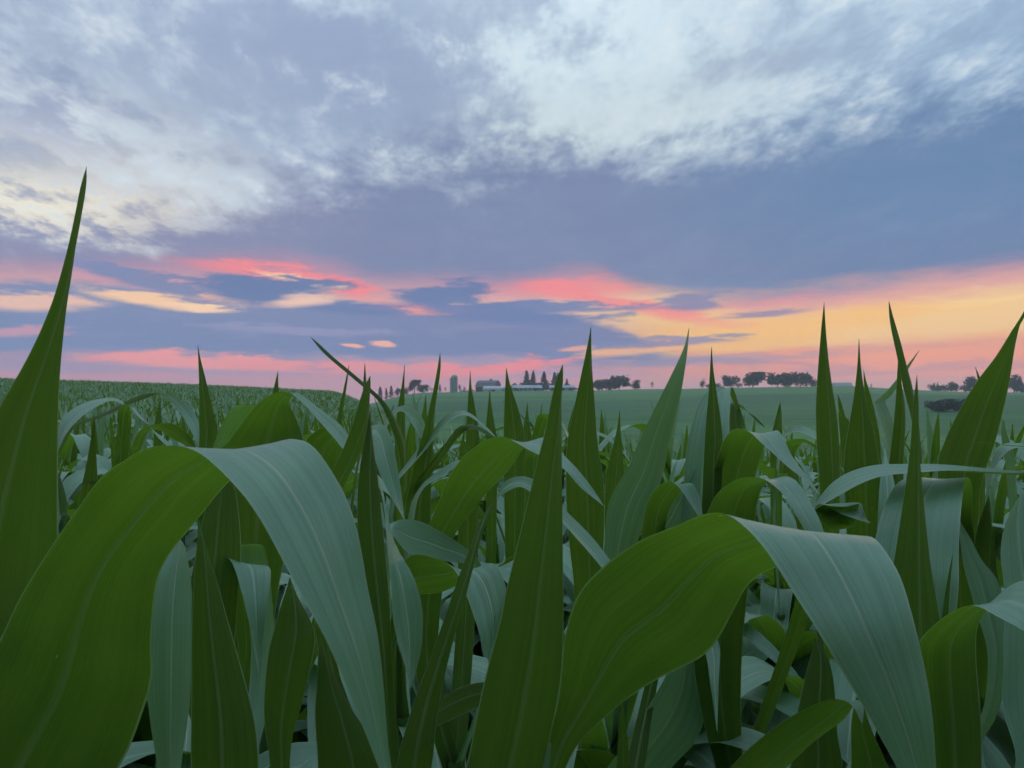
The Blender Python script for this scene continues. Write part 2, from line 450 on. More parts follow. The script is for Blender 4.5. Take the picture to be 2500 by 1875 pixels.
def build_ground():
    rs = [0.6, 1.2, 2, 3, 4, 5.5, 8, 11, 15, 20, 26, 33, 42, 52, 65, 80, 95, 112, 130, 148, 165, 190, 220, 255, 290, 330, 370, 410,
          440, 460, 480, 500, 540, 620, 720, 900, 1500, 3000, 8000]
    angs = []
    a = -180.0
    while a < 180: angs.append(a); a += 0.75 if -42 <= a < 42 else 3.0
    verts = [(0, 0, 0)]; faces = []
    for r in rs:
        for d in angs:
            x, y = r * math.sin(math.radians(d)), r * math.cos(math.radians(d))
            verts.append((x, y, ground(x, y)))
    n = len(angs)
    for j in range(n): faces.append((0, 1 + (j + 1) % n, 1 + j))
    for i in range(len(rs) - 1):
        for j in range(n):
            a0 = 1 + i * n + j; a1 = 1 + i * n + (j + 1) % n
            faces.append((a0, a1, a1 + n, a0 + n))
    m, t, out, g = new_mat("field_ground")
    geo = t.nodes.new('ShaderNodeNewGeometry'); sp = t.nodes.new('ShaderNodeSeparateXYZ'); t.links.new(geo.outputs['Position'], sp.inputs[0])
    x, y = X(g, sp.outputs[0]), X(g, sp.outputs[1])
    pos = X(g, geo.outputs['Position'])
    r = g.m('SQRT', x * x + y * y)
    big = g.noise(g.vec(x * 0.004, y * 0.012, 0.0), 1.0, 4, 0.5)
    mid = g.noise(g.vec(x * 0.03, y * 0.11, 0.0), 1.0, 8, 0.72)
    fine = g.noise(pos, 1.3, 5, 0.7)
    soil = g.mix(g.noise(pos, 9, 6, 0.6), (0.030, 0.023, 0.016, 1), (0.060, 0.046, 0.032, 1))
    soy = g.mix(g.step(big, 0.38, 0.62), (0.046, 0.145, 0.040, 1), (0.092, 0.215, 0.062, 1))
    soy = g.mix(g.step(mid, 0.44, 0.60) * 0.7, soy, (0.036, 0.102, 0.046, 1))
    soy = g.mix(g.step(fine, 0.45, 0.75) * 0.45, soy, (0.040, 0.090, 0.040, 1))
    # strips of the far slope: a darker belt below a paler one
    e = y + (mid - 0.5) * 26 + x * 0.10 + (big - 0.5) * 120
    belt = g.step(e, 205, 225) * (1 - g.step(e, 300, 322))
    soy = g.mix(belt * 0.45, soy, (0.042, 0.112, 0.056, 1))
    pale = g.step(e, 330, 350)
    soy = g.mix(pale * 0.45, soy, (0.112, 0.235, 0.080, 1))
    w = g.step(r + (mid - 0.5) * 8, 55, 75)
    col = g.mix(w, soil, soy)
    pb = t.nodes.new('ShaderNodeBsdfPrincipled'); pb.inputs['Roughness'].default_value = 0.9; pb.inputs['Specular IOR Level'].default_value = 0.15
    t.links.new(col.s, pb.inputs['Base Color'])
    b = t.nodes.new('ShaderNodeBump'); b.inputs['Strength'].default_value = 0.9; b.inputs['Distance'].default_value = 0.35
    t.links.new((fine + mid).s, b.inputs['Height']); t.links.new(b.outputs[0], pb.inputs['Normal'])
    t.links.new(pb.outputs[0], out.inputs['Surface'])
    o = link("ground", mesh("ground", verts, faces, m)); tag(o, kind="structure")


build_ground()


# ------------------------------------------------------------------ corn leaves
def catmull(P, n):
    """resample a list of Vectors with a centripetal-ish Catmull-Rom, n points, even in arc length of the list"""
    m = len(P)
    out = []
    for i in range(n):
        f = i / (n - 1) * (m - 1); k = min(int(f), m - 2); s = f - k
        p0 = P[k - 1] if k > 0 else P[0] * 2 - P[1]
        p1, p2 = P[k], P[k + 1]
        p3 = P[k + 2] if k + 2 < m else P[-1] * 2 - P[-2]
        out.append(0.5 * ((2 * p1) + (p2 - p0) * s + (2 * p0 - 5 * p1 + 4 * p2 - p3) * s * s + (3 * p1 - p0 - 3 * p2 + p3) * s * s * s))
    return out


def blade(stations, side=1, cols=8, rows=44, fold=0.22, ruffle=0.0, seed=0, mat=None, rib=True):
    """a leaf blade lofted between its two margins. stations: [(A, B)] from base to tip.
    returns (leaf mesh, midrib mesh or None). The upper face looks along side * (along x across).
    With a midrib the blade is left open along its middle and the rib closes it."""
    rnd = random.Random(seed)
    EA = catmull([s[0] for s in stations], rows); EB = catmull([s[1] for s in stations], rows)
    C = [(a + b) * 0.5 for a, b in zip(EA, EB)]; H = [(b - a) * 0.5 for a, b in zip(EA, EB)]
    # a light smoothing takes the kinks out of the measured margins
    for _ in range(2):
        C = [C[0]] + [(C[i - 1] + C[i] * 2 + C[i + 1]) * 0.25 for i in range(1, rows - 1)] + [C[-1]]
        H = [H[0]] + [(H[i - 1] + H[i] * 2 + H[i + 1]) * 0.25 for i in range(1, rows - 1)] + [H[-1]]
    verts, uvs, faces, rv, rf = [], [], [], [], []
    ph = rnd.uniform(0, 6.28); ph2 = rnd.uniform(0, 6.28); k1 = rnd.uniform(9, 15)
    L = 0.0
    half = cols // 2
    for i in range(rows):
        if i: L += (C[i] - C[i - 1]).length
        T = C[min(i + 1, rows - 1)] - C[max(i - 1, 0)]
        n = T.cross(H[i])
        n = n.normalized() * side if n.length > 1e-12 else Vector((0, 0, 1))
        hw = H[i].length
        f = 1 - i / (rows - 1)
        wr = min(0.16, 0.0016 * (0.3 + 0.9 * f) / max(hw, 1e-5))
        if rib: Q = [-1 + (1 - wr) * j / half for j in range(half + 1)] + [wr + (1 - wr) * j / half for j in range(half + 1)]
        else: Q = [-1 + 2 * j / cols for j in range(cols + 1)]
        for q in Q:
            off = fold * hw * (abs(q) ** 1.4 - 0.45)
            off += ruffle * hw * q * q * math.sin(L * k1 * 6 + (ph if q < 0 else ph2)) * (1 if q < 0 else -0.8)
            verts.append(C[i] + H[i] * q + n * off); uvs.append((q * 0.5 + 0.5, L))
        if rib:
            b = i * (cols + 2)
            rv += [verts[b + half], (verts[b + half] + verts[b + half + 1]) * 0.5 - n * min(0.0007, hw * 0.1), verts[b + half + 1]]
    w = cols + 2 if rib else cols + 1
    for i in range(rows - 1):
        for j in range(w - 1):
            if rib and j == half: continue
            a, b, c, d = i * w + j, i * w + j + 1, (i + 1) * w + j + 1, (i + 1) * w + j
            # along x across = (d-a) x (b-a); a,d,c,b winds that way
            faces.append((a, d, c, b) if side > 0 else (a, b, c, d))
        if rib:
            for j in range(2):
                a, b, c, d = i * 3 + j, i * 3 + j + 1, i * 3 + j + 4, i * 3 + j + 3
                rf.append((a, d, c, b) if side > 0 else (a, b, c, d))
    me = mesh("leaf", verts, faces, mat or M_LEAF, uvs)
    return me, (mesh("midrib", rv, rf, M_RIB) if rib else None)


def arch_stations(base, az, length, el0, el1, width, bend=0.45, sharp=5.0, turn=0.0, twist=0.0, n=12, seed=0):
    """procedural corn leaf: rises at el0, bends over around `bend` of its length, ends heading el1 (degrees)"""
    rnd = random.Random(seed)
    p = Vector(base); out = []
    st = length / (n - 1)
    for i in range(n):
        s = i / (n - 1)
        k = 1 / (1 + math.exp(-sharp * 2 * (s - bend))); k0 = 1 / (1 + math.exp(sharp * 2 * bend)); k1 = 1 / (1 + math.exp(-sharp * 2 * (1 - bend)))
        e = math.radians(el0 + (el1 - el0) * (k - k0) / (k1 - k0)); a = az + turn * s
        o = Vector((math.sin(a), math.cos(a), 0))
        T = o * math.cos(e) + Vector((0, 0, math.sin(e)))
        if i: p = p + T * st
        lft = Vector((-math.cos(a), math.sin(a), 0))
        up = T.cross(lft)
        tw = twist * s * s + 0.15 * math.sin(s * 5 + seed)
        h = lft * math.cos(tw) + up * math.sin(tw)
        w = width * 0.5 * min(1, 0.35 + s * 3.2) * max(0.0, 1 - s ** 2.2) ** 0.8
        w = max(w, 0.0004)
        out.append((p - h * w, p + h * w))
    return out


def tube(path, radii, sides=8):
    verts, faces = [], []
    for i, (p, r) in enumerate(zip(path, radii)):
        T = (path[min(i + 1, len(path) - 1)] - path[max(i - 1, 0)]).normalized()
        a = T.orthogonal().normalized(); b = T.cross(a)
        for k in range(sides):
            q = 2 * math.pi * k / sides
            verts.append(p + a * (math.cos(q) * r) + b * (math.sin(q) * r))
    for i in range(len(path) - 1):
        for k in range(sides):
            faces.append((i * sides + k, i * sides + (k + 1) % sides, (i + 1) * sides + (k + 1) % sides, (i + 1) * sides + k))
    return verts, faces


def stalk_mesh(h, r0=0.013, r1=0.008, lean=(0, 0), seed=0, rows=14, sides=8):
    path, rad = [], []
    for i in range(rows):
        s = i / (rows - 1)
        path.append(Vector((lean[0] * s * s, lean[1] * s * s, h * s)))
        rad.append((r0 + (r1 - r0) * s) * (1.22 if i % 3 == 1 else 1.0))
    v, f = tube(path, rad, sides)
    return mesh("stalk", v, f, M_STALK)


Z = 850 / 2169.0
PANEL = {'A': (0, 800, Z), 'B': (800, 800, Z), 'C': (1650, 750, Z), 'D': (0, 1225, Z), 'E': (800, 1225, Z), 'F': (1650, 1225, Z),
         'O': (0, 0, 2500 / 2212.0), 'P': (0, 0, 1.0)}


def lerp_list(ds, f):
    if not isinstance(ds, (tuple, list)): return ds
    q = f * (len(ds) - 1); k = min(int(q), len(ds) - 2)
    return ds[k] + (ds[k + 1] - ds[k]) * (q - k)


class Plant:
    """a corn plant: an Empty at its foot, a stalk and leaves as parts"""
    def __init__(s, u, d, label, group="corn plants at the front edge of the field", top=None, seed=1):
        p = at(u, HORIZON_V, d)
        s.x, s.y = p.x, p.y; s.g = ground(p.x, p.y)
        s.e = link("corn_plant", None); s.e.location = (s.x, s.y, s.g)
        tag(s.e, label, "corn plant", group)
        s.top = 0.35; s.seed = seed; s.n = 0; s.rnd = random.Random(seed * 7 + 3); s.tops = top

    def add(s, st, side=1, fold=0.22, ruffle=0.0, rows=44, cols=8, rib=True):
        off = Vector((s.x, s.y, s.g))
        s.n += 1
        me, rm = blade([(a - off, b - off) for a, b in st], side, cols, rows, fold, ruffle, s.seed * 31 + s.n, rib=rib)
        o = link("leaf", me, s.e)
        if rm: link("midrib", rm, o)
        return o

    def leaf(s, panel, rows_, d, dd=0.0, side=1, fold=0.22, ruffle=0.0, attach=None, rib=True, base=True, res=44):
        """rows_: (ax, ay, bx, by) margins measured in a panel of the photograph; the last may be a tip (x, y)"""
        ox, oy, k = PANEL[panel]; st = []
        n = len(rows_)
        for i, r in enumerate(rows_):
            f = i / (n - 1); z = lerp_list(d, f); q = lerp_list(dd, f)
            if len(r) == 2:
                c = at(ox + r[0] * k, oy + r[1] * k, z); e = Vector((0.0003, 0, 0))
                st.append((c - e, c + e))
            else:
                st.append((at(ox + r[0] * k, oy + r[1] * k, z - q * 0.5), at(ox + r[2] * k, oy + r[3] * k, z + q * 0.5)))
        if base:                                   # carry the blade on down to the stalk
            C0 = (st[0][0] + st[0][1]) * 0.5; C1 = (st[1][0] + st[1][1]) * 0.5; H0 = (st[0][1] - st[0][0]) * 0.5
            za = attach if attach is not None else max(0.3, C0.z - s.g - 0.10 - 0.35 * math.hypot(C0.x - s.x, C0.y - s.y))
            if attach is None: za = min(za, 1.53 - 0.52 * s.y - s.g if s.y < 1.0 else 1.02)
            S = Vector((s.x, s.y, s.g + za)); s.top = max(s.top, za + 0.02)
            hn = H0.normalized(); L = (C0 - S).length
            T0 = (C0 - C1).normalized()
            mid = (C0 + T0 * (0.4 * L)) * 0.55 + (S * 0.6 + C0 * 0.4) * 0.45
            wm = min(H0.length * 0.85, 0.034)
            st = [(S - hn * 0.014, S + hn * 0.014), (mid - hn * wm, mid + hn * wm)] + st
        return s.add(st, side, fold, ruffle, rows=res, rib=rib)

    def spear(s, panel, tip, pts, d, dd=0.0, side=1, fold=0.35, lean=0.0, **kw):
        """upright whorl leaf: tip (x, y) and (left, y, right) rows down from it; d at base, d + lean at the tip"""
        rows_ = [(l, y, r, y) for l, y, r in reversed(pts)] + [tip]
        return s.leaf(panel, rows_, (d, d + lean), dd, side, fold, **kw)

    def fill(s, n, zlo, zhi, lmin=0.5, lmax=0.8, az=None, elo=35, spread=0.6, wd=0.088):
        """lower leaves the photograph shows only as shade"""
        n += 1; zhi -= 0.42; zlo -= 0.2
        for i in range(n):
            r = s.rnd
            z = zlo + (zhi - zlo) * (i + 0.5) / n
            a = (az if az is not None else r.uniform(0, 6.28)) + (math.pi if i % 2 else 0) + r.uniform(-spread, spread)
            st = arch_stations((s.x, s.y, s.g + z), a, r.uniform(lmin, lmax), r.uniform(elo, elo + 25), r.uniform(-75, -45),
                               r.uniform(0.8, 1.1) * wd, r.uniform(0.3, 0.5), r.uniform(3, 6), r.uniform(-0.4, 0.4), r.uniform(-0.6, 0.6), seed=i + s.seed)
            s.add(st, 1, 0.25, 0.05, rows=22, cols=4, rib=False)
            s.top = max(s.top, z + 0.02)

    def canopy(s, n):
        """the plant's middle leaves, arching over away from the viewer and shading what lies below"""
        for i in range(n):
            r = s.rnd
            z = 0.80 + 0.16 * (i + 0.5) / n
            a = (-1 if i % 2 else 1) * r.uniform(0.15, 1.35)
            st = arch_stations((s.x, s.y, s.g + z), a, r.uniform(0.60, 0.82), r.uniform(52, 66), r.uniform(-80, -50),
                               r.uniform(0.078, 0.100), r.uniform(0.36, 0.46), r.uniform(3, 5), r.uniform(-0.3, 0.3), r.uniform(-0.6, 0.6), seed=i + s.seed * 3)
            s.add(st, 1, 0.2, 0.04, rows=26, cols=6, rib=True)
            s.top = max(s.top, z + 0.02)

    def curtain(s, n, z0):
        """lower leaves leaning out over the row gap towards the viewer, undersides showing"""
        for i in range(n):
            r = s.rnd
            z = z0 + 0.20 * (i + 0.5) / n
            a = math.pi + (-1 if i % 2 else 1) * r.uniform(0.05, 0.95)
            st = arch_stations((s.x, s.y, s.g + z), a, r.uniform(0.58, 0.80), r.uniform(70, 80), r.uniform(-65, -30),
                               r.uniform(0.085, 0.110), r.uniform(0.46, 0.58), r.uniform(3, 5), r.uniform(-0.3, 0.3), r.uniform(-0.4, 0.4), seed=i + s.seed * 5)
            s.add(st, 1, 0.2, 0.04, rows=26, cols=6, rib=True)
            s.top = max(s.top, z + 0.02)

    def done(s):
        if 0.72 < s.y < 1.0: s.curtain(3, 0.55)
        elif 1.0 <= s.y < 1.6: s.curtain(5, 0.66)
        elif s.y < 2.6 and s.y > 1.0: s.curtain(4, 0.72)
        if 1.0 < s.y < 1.25 and s.tops is None: s.canopy(2)
        o = link("stalk", stalk_mesh(s.tops or s.top, seed=s.seed), s.e)
        return s.e


def front_plants():
    # ---- far left: the tall spear and the big arching leaf
    p = Plant(-75, 0.66, "corn plant at the left edge with the tallest spear and a broad arching leaf", seed=1)
    p.leaf('O', [(-150, 1250, 112, 1260), (-105, 1100, 119, 1100), (-60, 1000, 121, 1000), (-15, 900, 124, 900), (27, 830, 128, 830), (62, 770, 134, 770),
                 (92, 710, 141, 710), (117, 650, 149, 650), (137, 585, 160, 585), (154, 520, 169, 520), (168, 455, 178, 455), (178, 405, 184, 405), (187, 360)],
           (0.76, 0.79), 0.02, 1, 0.30, res=60)
    p.leaf('A', [(-520, 2800, 640, 2900), (-170, 2260, 915, 2300), (40, 1830, 935, 1900), (230, 1500, 985, 1540), (470, 1150, 1160, 1290), (680, 895, 1370, 1040),
                 (890, 792, 1570, 850), (1075, 746, 1770, 728), (1270, 830, 1860, 712), (1500, 1030, 1975, 790), (1680, 1330, 2125, 1010), (1850, 1630, 2215, 1280),
                 (2010, 1930, 2290, 1650), (2140, 2200, 2345, 1920), (2270, 2520, 2392, 2300), (2380, 2800, 2432, 2730), (2560, 3200)],
           (0.66, 0.63, 0.60, 0.55, 0.49, 0.46, 0.45, 0.45), (0.0, 0.02, 0.05, 0.06, 0.05, 0.02, 0.0), 1, 0.12, ruffle=0.03, res=90)
    p.fill(3, 0.55, 0.95, az=0.6)
    p.done()

    # ---- left centre, close: spear, blue-green blades and a folded leaf
    p = Plant(560, 0.74, "corn plant low at left with a yellow-green spear below the arching leaf", seed=2)
    p.spear('D', (1236, 110), [(1238, 240, 1278), (1212, 480, 1352), (1198, 700, 1408), (1188, 900, 1462), (1186, 1150, 1528), (1180, 1400, 1586), (1178, 1700, 1605)], 0.64, 0.01, lean=0.03, fold=0.45)
    p.leaf('D', [(1120, 1800, 1010, 1760), (1190, 1300, 930, 1250), (1200, 950, 925, 950), (1202, 700, 935, 700), (1203, 560, 960, 520), (1185, 400, 1010, 400), (1165, 290, 1060, 310), (1120, 225)],
           (0.72, 0.80), 0.03, 1, 0.10)
    p.leaf('D', [(1690, 1750, 1800, 1750), (1655, 1400, 1832, 1450), (1652, 1150, 1905, 1180), (1672, 950, 1955, 960), (1712, 800, 1966, 820), (1752, 650, 1915, 690), (1785, 550, 1855, 570), (1806, 470)],
           (0.70, 0.74), 0.02, 1, 0.2, ruffle=0.06)
    p.leaf('D', [(1975, 1800, 2420, 1750), (1965, 1350, 2300, 1450), (1978, 1150, 2160, 1230), (1988, 950, 2060, 1000), (1995, 850)], (0.70, 0.72), 0.02, 1, 0.15)
    p.fill(4, 0.5, 1.05, az=1.2)
    p.done()

    p = Plant(590, 0.98, "corn plant at left whose blue-grey leaf hangs folded in the dark gap", seed=3)
    p.leaf('D', [(1440, 1250, 1480, 1250), (1440, 950, 1540, 980), (1380, 640, 1530, 760), (1318, 440, 1525, 540), (1330, 352, 1560, 430), (1385, 342, 1640, 402), (1445, 380, 1686, 424),
                 (1492, 520, 1677, 530), (1535, 690, 1658, 680), (1568, 850, 1636, 850), (1590, 980, 1622, 970), (1612, 1070)],
           (0.98, 0.96, 0.92, 0.87, 0.86), 0.02, 1, 0.1)
    p.leaf('A', [(1130, 1750, 1470, 1750), (1180, 1560, 1492, 1500), (1220, 1350, 1492, 1300), (1260, 1180, 1478, 1130), (1320, 1020, 1455, 990), (1390, 900)], (0.90, 0.94), 0.0, 1, 0.25)
    p.leaf('D', [(1700, 560, 1540, 500), (1668, 330, 1500, 400), (1640, 262, 1492, 300), (1570, 256, 1490, 270), (1500, 262, 1485, 262)], (1.1, 1.05), 0.05, 1, 0.1, rib=False)
    p.fill(4, 0.5, 0.98, az=2.2)
    p.done()

    # ---- centre left: crossing spears and the drooping blue-green blades
    p = Plant(965, 0.82, "corn plant left of centre with two crossing spears beside a blue-grey blade", seed=4)
    p.leaf('B', [(-60, 1200, 60, 1240), (35, 910, 105, 1005), (90, 790, 180, 860), (150, 640, 240, 700), (200, 490, 268, 600), (237, 370, 271, 420), (265, 300)], (0.78, 0.82), 0.02, 1, 0.3)
    p.leaf('B', [(300, 2400, 440, 2500), (280, 2000, 412, 2100), (235, 1700, 390, 1700), (200, 1400, 365, 1420), (188, 1150, 342, 1170), (196, 950, 322, 970), (222, 780, 300, 790), (245, 660, 283, 660), (265, 520)],
           (0.76, 0.80), 0.01, 1, 0.5, res=50)
    p.leaf('B', [(300, 900, 325, 930), (325, 1010, 343, 1030), (345, 1150, 378, 1240), (372, 1380, 450, 1410), (388, 1600, 532, 1560), (402, 1800, 588, 1750), (440, 1970, 584, 1960), (480, 2120, 550, 2110), (515, 2255)],
           (0.86, 0.80, 0.76), 0.03, 1, 0.1, ruffle=0.04)
    p.leaf('B', [(420, 2760, 645, 2780), (520, 2384, 678, 2434), (650, 2034, 738, 2134), (760, 1724, 805, 1880), (835, 1510, 872, 1650), (900, 1344, 932, 1400), (945, 1220, 985, 1210), (1018, 1088, 1040, 1094),
                 (1120, 1022, 1088, 968), (1200, 990, 1190, 925), (1280, 1044, 1292, 952), (1370, 1124, 1392, 1052), (1465, 1232, 1492, 1163), (1590, 1370, 1622, 1288), (1700, 1500, 1764, 1468), (1810, 1650, 1860, 1640), (1950, 1800)],
           (0.66, 0.70, 0.76, 0.80, 0.80, 0.76), (0, 0.0, 0.0, 0.04, 0.03), 1, 0.15, res=70, attach=1.0)
    p.leaf('E', [(420, 620, 470, 700), (470, 380, 560, 580), (540, 337, 680, 580), (640, 347, 790, 540), (730, 375, 880, 480), (800, 440, 965, 395), (850, 540, 1045, 388), (900, 680, 1092, 460), (945, 820, 1116, 600), (985, 950, 1088, 770), (1005, 1060, 1042, 960), (1012, 1160)],
           (0.86, 0.84, 0.80, 0.76, 0.76), 0.02, 1, 0.12, ruffle=0.04)
    p.leaf('E', [(620, 1480, 640, 1300), (670, 1400, 690, 1240), (760, 1360, 770, 1180), (860, 1310, 880, 1135), (985, 1260, 985, 1120), (1100, 1240, 1090, 1130), (1200, 1290)], (0.80, 0.72), 0.02, -1, 0.12)
    p.fill(4, 0.5, 1.0, az=1.9)
    p.done()

    # ---- the central spear and the great leaf sweeping to the right
    p = Plant(1270, 0.64, "corn plant at front centre with a bold spear and a wide leaf sweeping right", seed=5)
    p.leaf('B', [(840, 2900, 1340, 2900), (880, 2743, 1362, 2743), (960, 2334, 1452, 2330), (1020, 2084, 1478, 2080), (1090, 1824, 1484, 1820), (1120, 1659, 1484, 1650), (1172, 1450, 1481, 1450), (1228, 1220, 1478, 1220), (1280, 1000, 1474, 1000),
                 (1322, 820, 1472, 820), (1370, 640, 1471, 640), (1400, 480, 1470, 480), (1432, 340, 1469, 340), (1465, 230)], (0.58, 0.62), 0.02, 1, 0.30, res=60)
    p.leaf('F', [(-860, 1800, -730, 1780), (-800, 1500, -630, 1540), (-745, 1300, -500, 1400), (-715, 1100, -330, 1250), (-695, 850, -150, 1125), (-610, 575, 0, 1055), (-420, 390, 205, 955), (-210, 240, 335, 735),
                 (0, 150, 460, 500), (130, 103, 680, 400), (250, 90, 960, 285), (345, 104, 1180, 215), (450, 175, 1260, 255), (570, 320, 1320, 350), (720, 570, 1395, 490), (880, 815, 1480, 760), (1050, 1080, 1550, 1040), (1230, 1390, 1596, 1330), (1400, 1700, 1620, 1680), (1520, 1980, 1640, 2000), (1630, 2250)],
           (0.64, 0.64, 0.63, 0.62, 0.58, 0.52, 0.48, 0.47, 0.47), (0, 0.0, 0.03, 0.06, 0.06, 0.03, 0.0, 0.0), 1, 0.04, ruffle=0.02, res=90)
    p.fill(4, 0.5, 0.98, az=1.4)
    p.done()

    # ---- right foreground
    p = Plant(2310, 0.76, "corn plant at front right with a bright yellow-green striped spear", seed=6)
    p.leaf('C', [(1250, 2400, 1740, 2400), (1300, 2000, 1690, 2000), (1365, 1659, 1622, 1659), (1392, 1500, 1598, 1500), (1420, 1300, 1572, 1300), (1440, 1150, 1556, 1150), (1460, 1000, 1540, 1000), (1478, 800, 1525, 800), (1490, 600, 1511, 600), (1503, 425)],
           (0.72, 0.76), 0.01, 1, 0.42, res=50)
    p.leaf('F', [(1560, 1800, 1918, 1760), (1530, 1400, 1910, 1400), (1500, 1150, 1895, 1150), (1490, 960, 1887, 900), (1545, 858, 1892, 790), (1650, 768, 1925, 710), (1780, 682, 1990, 625), (1880, 660, 2085, 548), (1980, 710, 2190, 510), (2090, 775, 2310, 540), (2200, 850, 2420, 680), (2300, 1000, 2460, 900), (2450, 1250)],
           (0.66, 0.66, 0.64, 0.60, 0.56, 0.54), (0, 0.02, 0.04, 0.04, 0.0), 1, 0.12, ruffle=0.03, res=60)
    p.leaf('F', [(1110, 1900, 1420, 1900), (1098, 1600, 1320, 1640), (1095, 1400, 1230, 1440), (1110, 1280, 1180, 1300), (1140, 1180)], (0.74, 0.72), 0.0, 1, 0.2)
    p.leaf('F', [(1640, 900, 1700, 900), (1660, 700, 1700, 700), (1690, 500, 1712, 500), (1725, 330)], (0.80, 0.80), 0.0, 1, 0.3, rib=False)
    p.fill(4, 0.5, 1.0, az=0.9)
    p.done()

    p = Plant(1780, 0.62, "corn plant at the bottom edge with a single yellow-green leaf curving right", seed=7)
    p.leaf('F', [(250, 1800, 560, 1850), (370, 1650, 700, 1670), (460, 1555, 830, 1545), (570, 1465, 950, 1450), (700, 1370, 1040, 1388), (820, 1302, 1088, 1330), (920, 1256, 1110, 1290), (990, 1243, 1105, 1262), (1050, 1250, 1120, 1245), (1100, 1290, 1160, 1270), (1160, 1380)],
           (0.60, 0.58, 0.56, 0.54), 0.03, 1, 0.12, res=50)
    p.fill(3, 0.5, 0.95, az=2.0)
    p.done()

    p = Plant(1535, 0.84, "corn plant in the dark gap at bottom centre with a thin bright sprout", seed=8)
    p.spear('E', (1828, 1240), [(1818, 1330, 1852), (1812, 1450, 1866), (1803, 1620, 1883), (1790, 1800, 1890)], 0.74, 0.0, fold=0.4, rib=False)
    p.leaf('F', [(60, 720, 120, 760), (130, 800, 210, 800), (190, 960, 275, 900), (210, 1100, 268, 1080), (235, 1270, 264, 1260), (256, 1425)], (0.95, 0.86, 0.82), 0.0, 1, 0.1)
    p.leaf('F', [(680, 1800, 1025, 1800), (745, 1400, 1012, 1450), (785, 1200, 1000, 1250), (820, 1050, 985, 1100), (850, 930, 950, 970), (872, 850)], (0.76, 0.80), 0.0, 1, 0.15)
    p.leaf('F', [(-500, 1750, -150, 1800), (-330, 1500, -20, 1620), (-190, 1270, 110, 1480), (-80, 1080, 170, 1290), (0, 900, 160, 1080), (70, 800, 130, 880), (110, 720)], (0.92, 0.98), 0.05, -1, 0.15)
    p.fill(5, 0.5, 1.0, az=0.4)
    p.done()

    # ---- second rank, from the left
    p = Plant(330, 1.34, "corn plant behind the left spear, its blue-grey leaf arching down leftward", seed=10)
    p.leaf('A', [(700, 900, 790, 900), (730, 620, 815, 640), (760, 520, 812, 520), (772, 470, 790, 500), (715, 442, 735, 470), (640, 446, 680, 462), (545, 468, 600, 500), (455, 512, 520, 555), (380, 580, 440, 630), (350, 690, 385, 720), (338, 830)],
           (1.36, 1.34, 1.26, 1.2, 1.18), (0, -0.04, -0.05, -0.02), 1, 0.1)
    p.leaf('A', [(690, 1000, 720, 1000), (695, 880, 715, 880), (735, 740, 760, 750), (740, 650, 785, 660), (728, 560, 805, 560), (745, 505, 812, 505), (790, 470, 830, 500), (860, 560, 900, 570), (920, 600, 950, 640), (985, 690, 1040, 700), (1070, 760)],
           (1.34, 1.30, 1.24, 1.2), 0.01, 1, 0.1)
    p.leaf('A', [(800, 800, 860, 800), (815, 750, 880, 760), (850, 670, 905, 680), (900, 620, 940, 640), (985, 600, 1000, 640), (1070, 598, 1065, 690), (1140, 640, 1120, 720), (1200, 700, 1180, 745), (1225, 760)], (1.4, 1.34), (0, 0.03), 1, 0.12)
    p.fill(5, 0.55, 1.15, az=1.0)
    p.done()
    p = Plant(120, 1.5, "corn plant at left with one long narrow leaf bowed over the distant slope", seed=11)
    p.leaf('A', [(380, 700, 400, 720), (475, 592, 478, 612), (560, 560, 562, 582), (640, 530, 642, 553), (710, 495, 718, 520), (790, 453, 795, 482), (880, 416, 888, 446), (975, 402, 985, 414), (1050, 448, 1060, 410), (1112, 515, 1142, 458), (1162, 592, 1204, 520), (1198, 668, 1240, 600), (1238, 745)],
           (1.46, 1.44, 1.36, 1.3), (-0.01, -0.02, 0.0, 0.04), 1, 0.12)
    p.spear('A', (583, 540), [(575, 620, 592), (560, 720, 596), (535, 850, 600), (510, 960, 605), (495, 1035, 600)], 1.25, 0.0, fold=0.3, rib=False)
    p.leaf('A', [(400, 1250, 450, 1250), (370, 1160, 418, 1150), (362, 1050, 412, 1060), (355, 950, 385, 960), (352, 880)], (1.1, 1.15), 0, 1, 0.3, rib=False)
    p.fill(6, 0.6, 1.25, az=2.4)
    p.done()
    p = Plant(505, 1.42, "corn plant with a slim spear standing clear above the left slope", seed=12)
    p.spear('A', (1232, 108), [(1234, 190, 1248), (1237, 290, 1272), (1238, 420, 1304), (1236, 540, 1331), (1233, 640, 1354), (1230, 740, 1345), (1228, 900, 1340)], 1.36, 0.0, fold=0.4, lean=0.03)
    p.leaf('A', [(1290, 860, 1370, 860), (1320, 760, 1400, 740), (1350, 670, 1440, 690), (1385, 590, 1490, 610), (1425, 520, 1550, 545), (1480, 478, 1600, 478)], (1.34, 1.25), 0.03, -1, 0.1)
    p.fill(6, 0.6, 1.2, az=0.5)
    p.done()
    p = Plant(650, 1.14, "corn plant left of centre with a tall arched leaf, dark beneath, pale above", seed=13)
    p.leaf('A', [(1330, 860, 1920, 900), (1405, 738, 1898, 715), (1500, 610, 1872, 620), (1600, 485, 1832, 535), (1690, 420, 1800, 480), (1775, 402, 1818, 430), (1875, 466, 1850, 408), (1948, 540, 1940, 468), (2020, 622, 2032, 538), (2085, 697, 2108, 598), (2140, 767, 2172, 678), (2210, 800)],
           (1.18, 1.18, 1.15, 1.08, 1.02, 1.0), (0.05, 0.06, 0.05, 0.03, 0.04), 1, 0.1, ruffle=0.02, res=60)
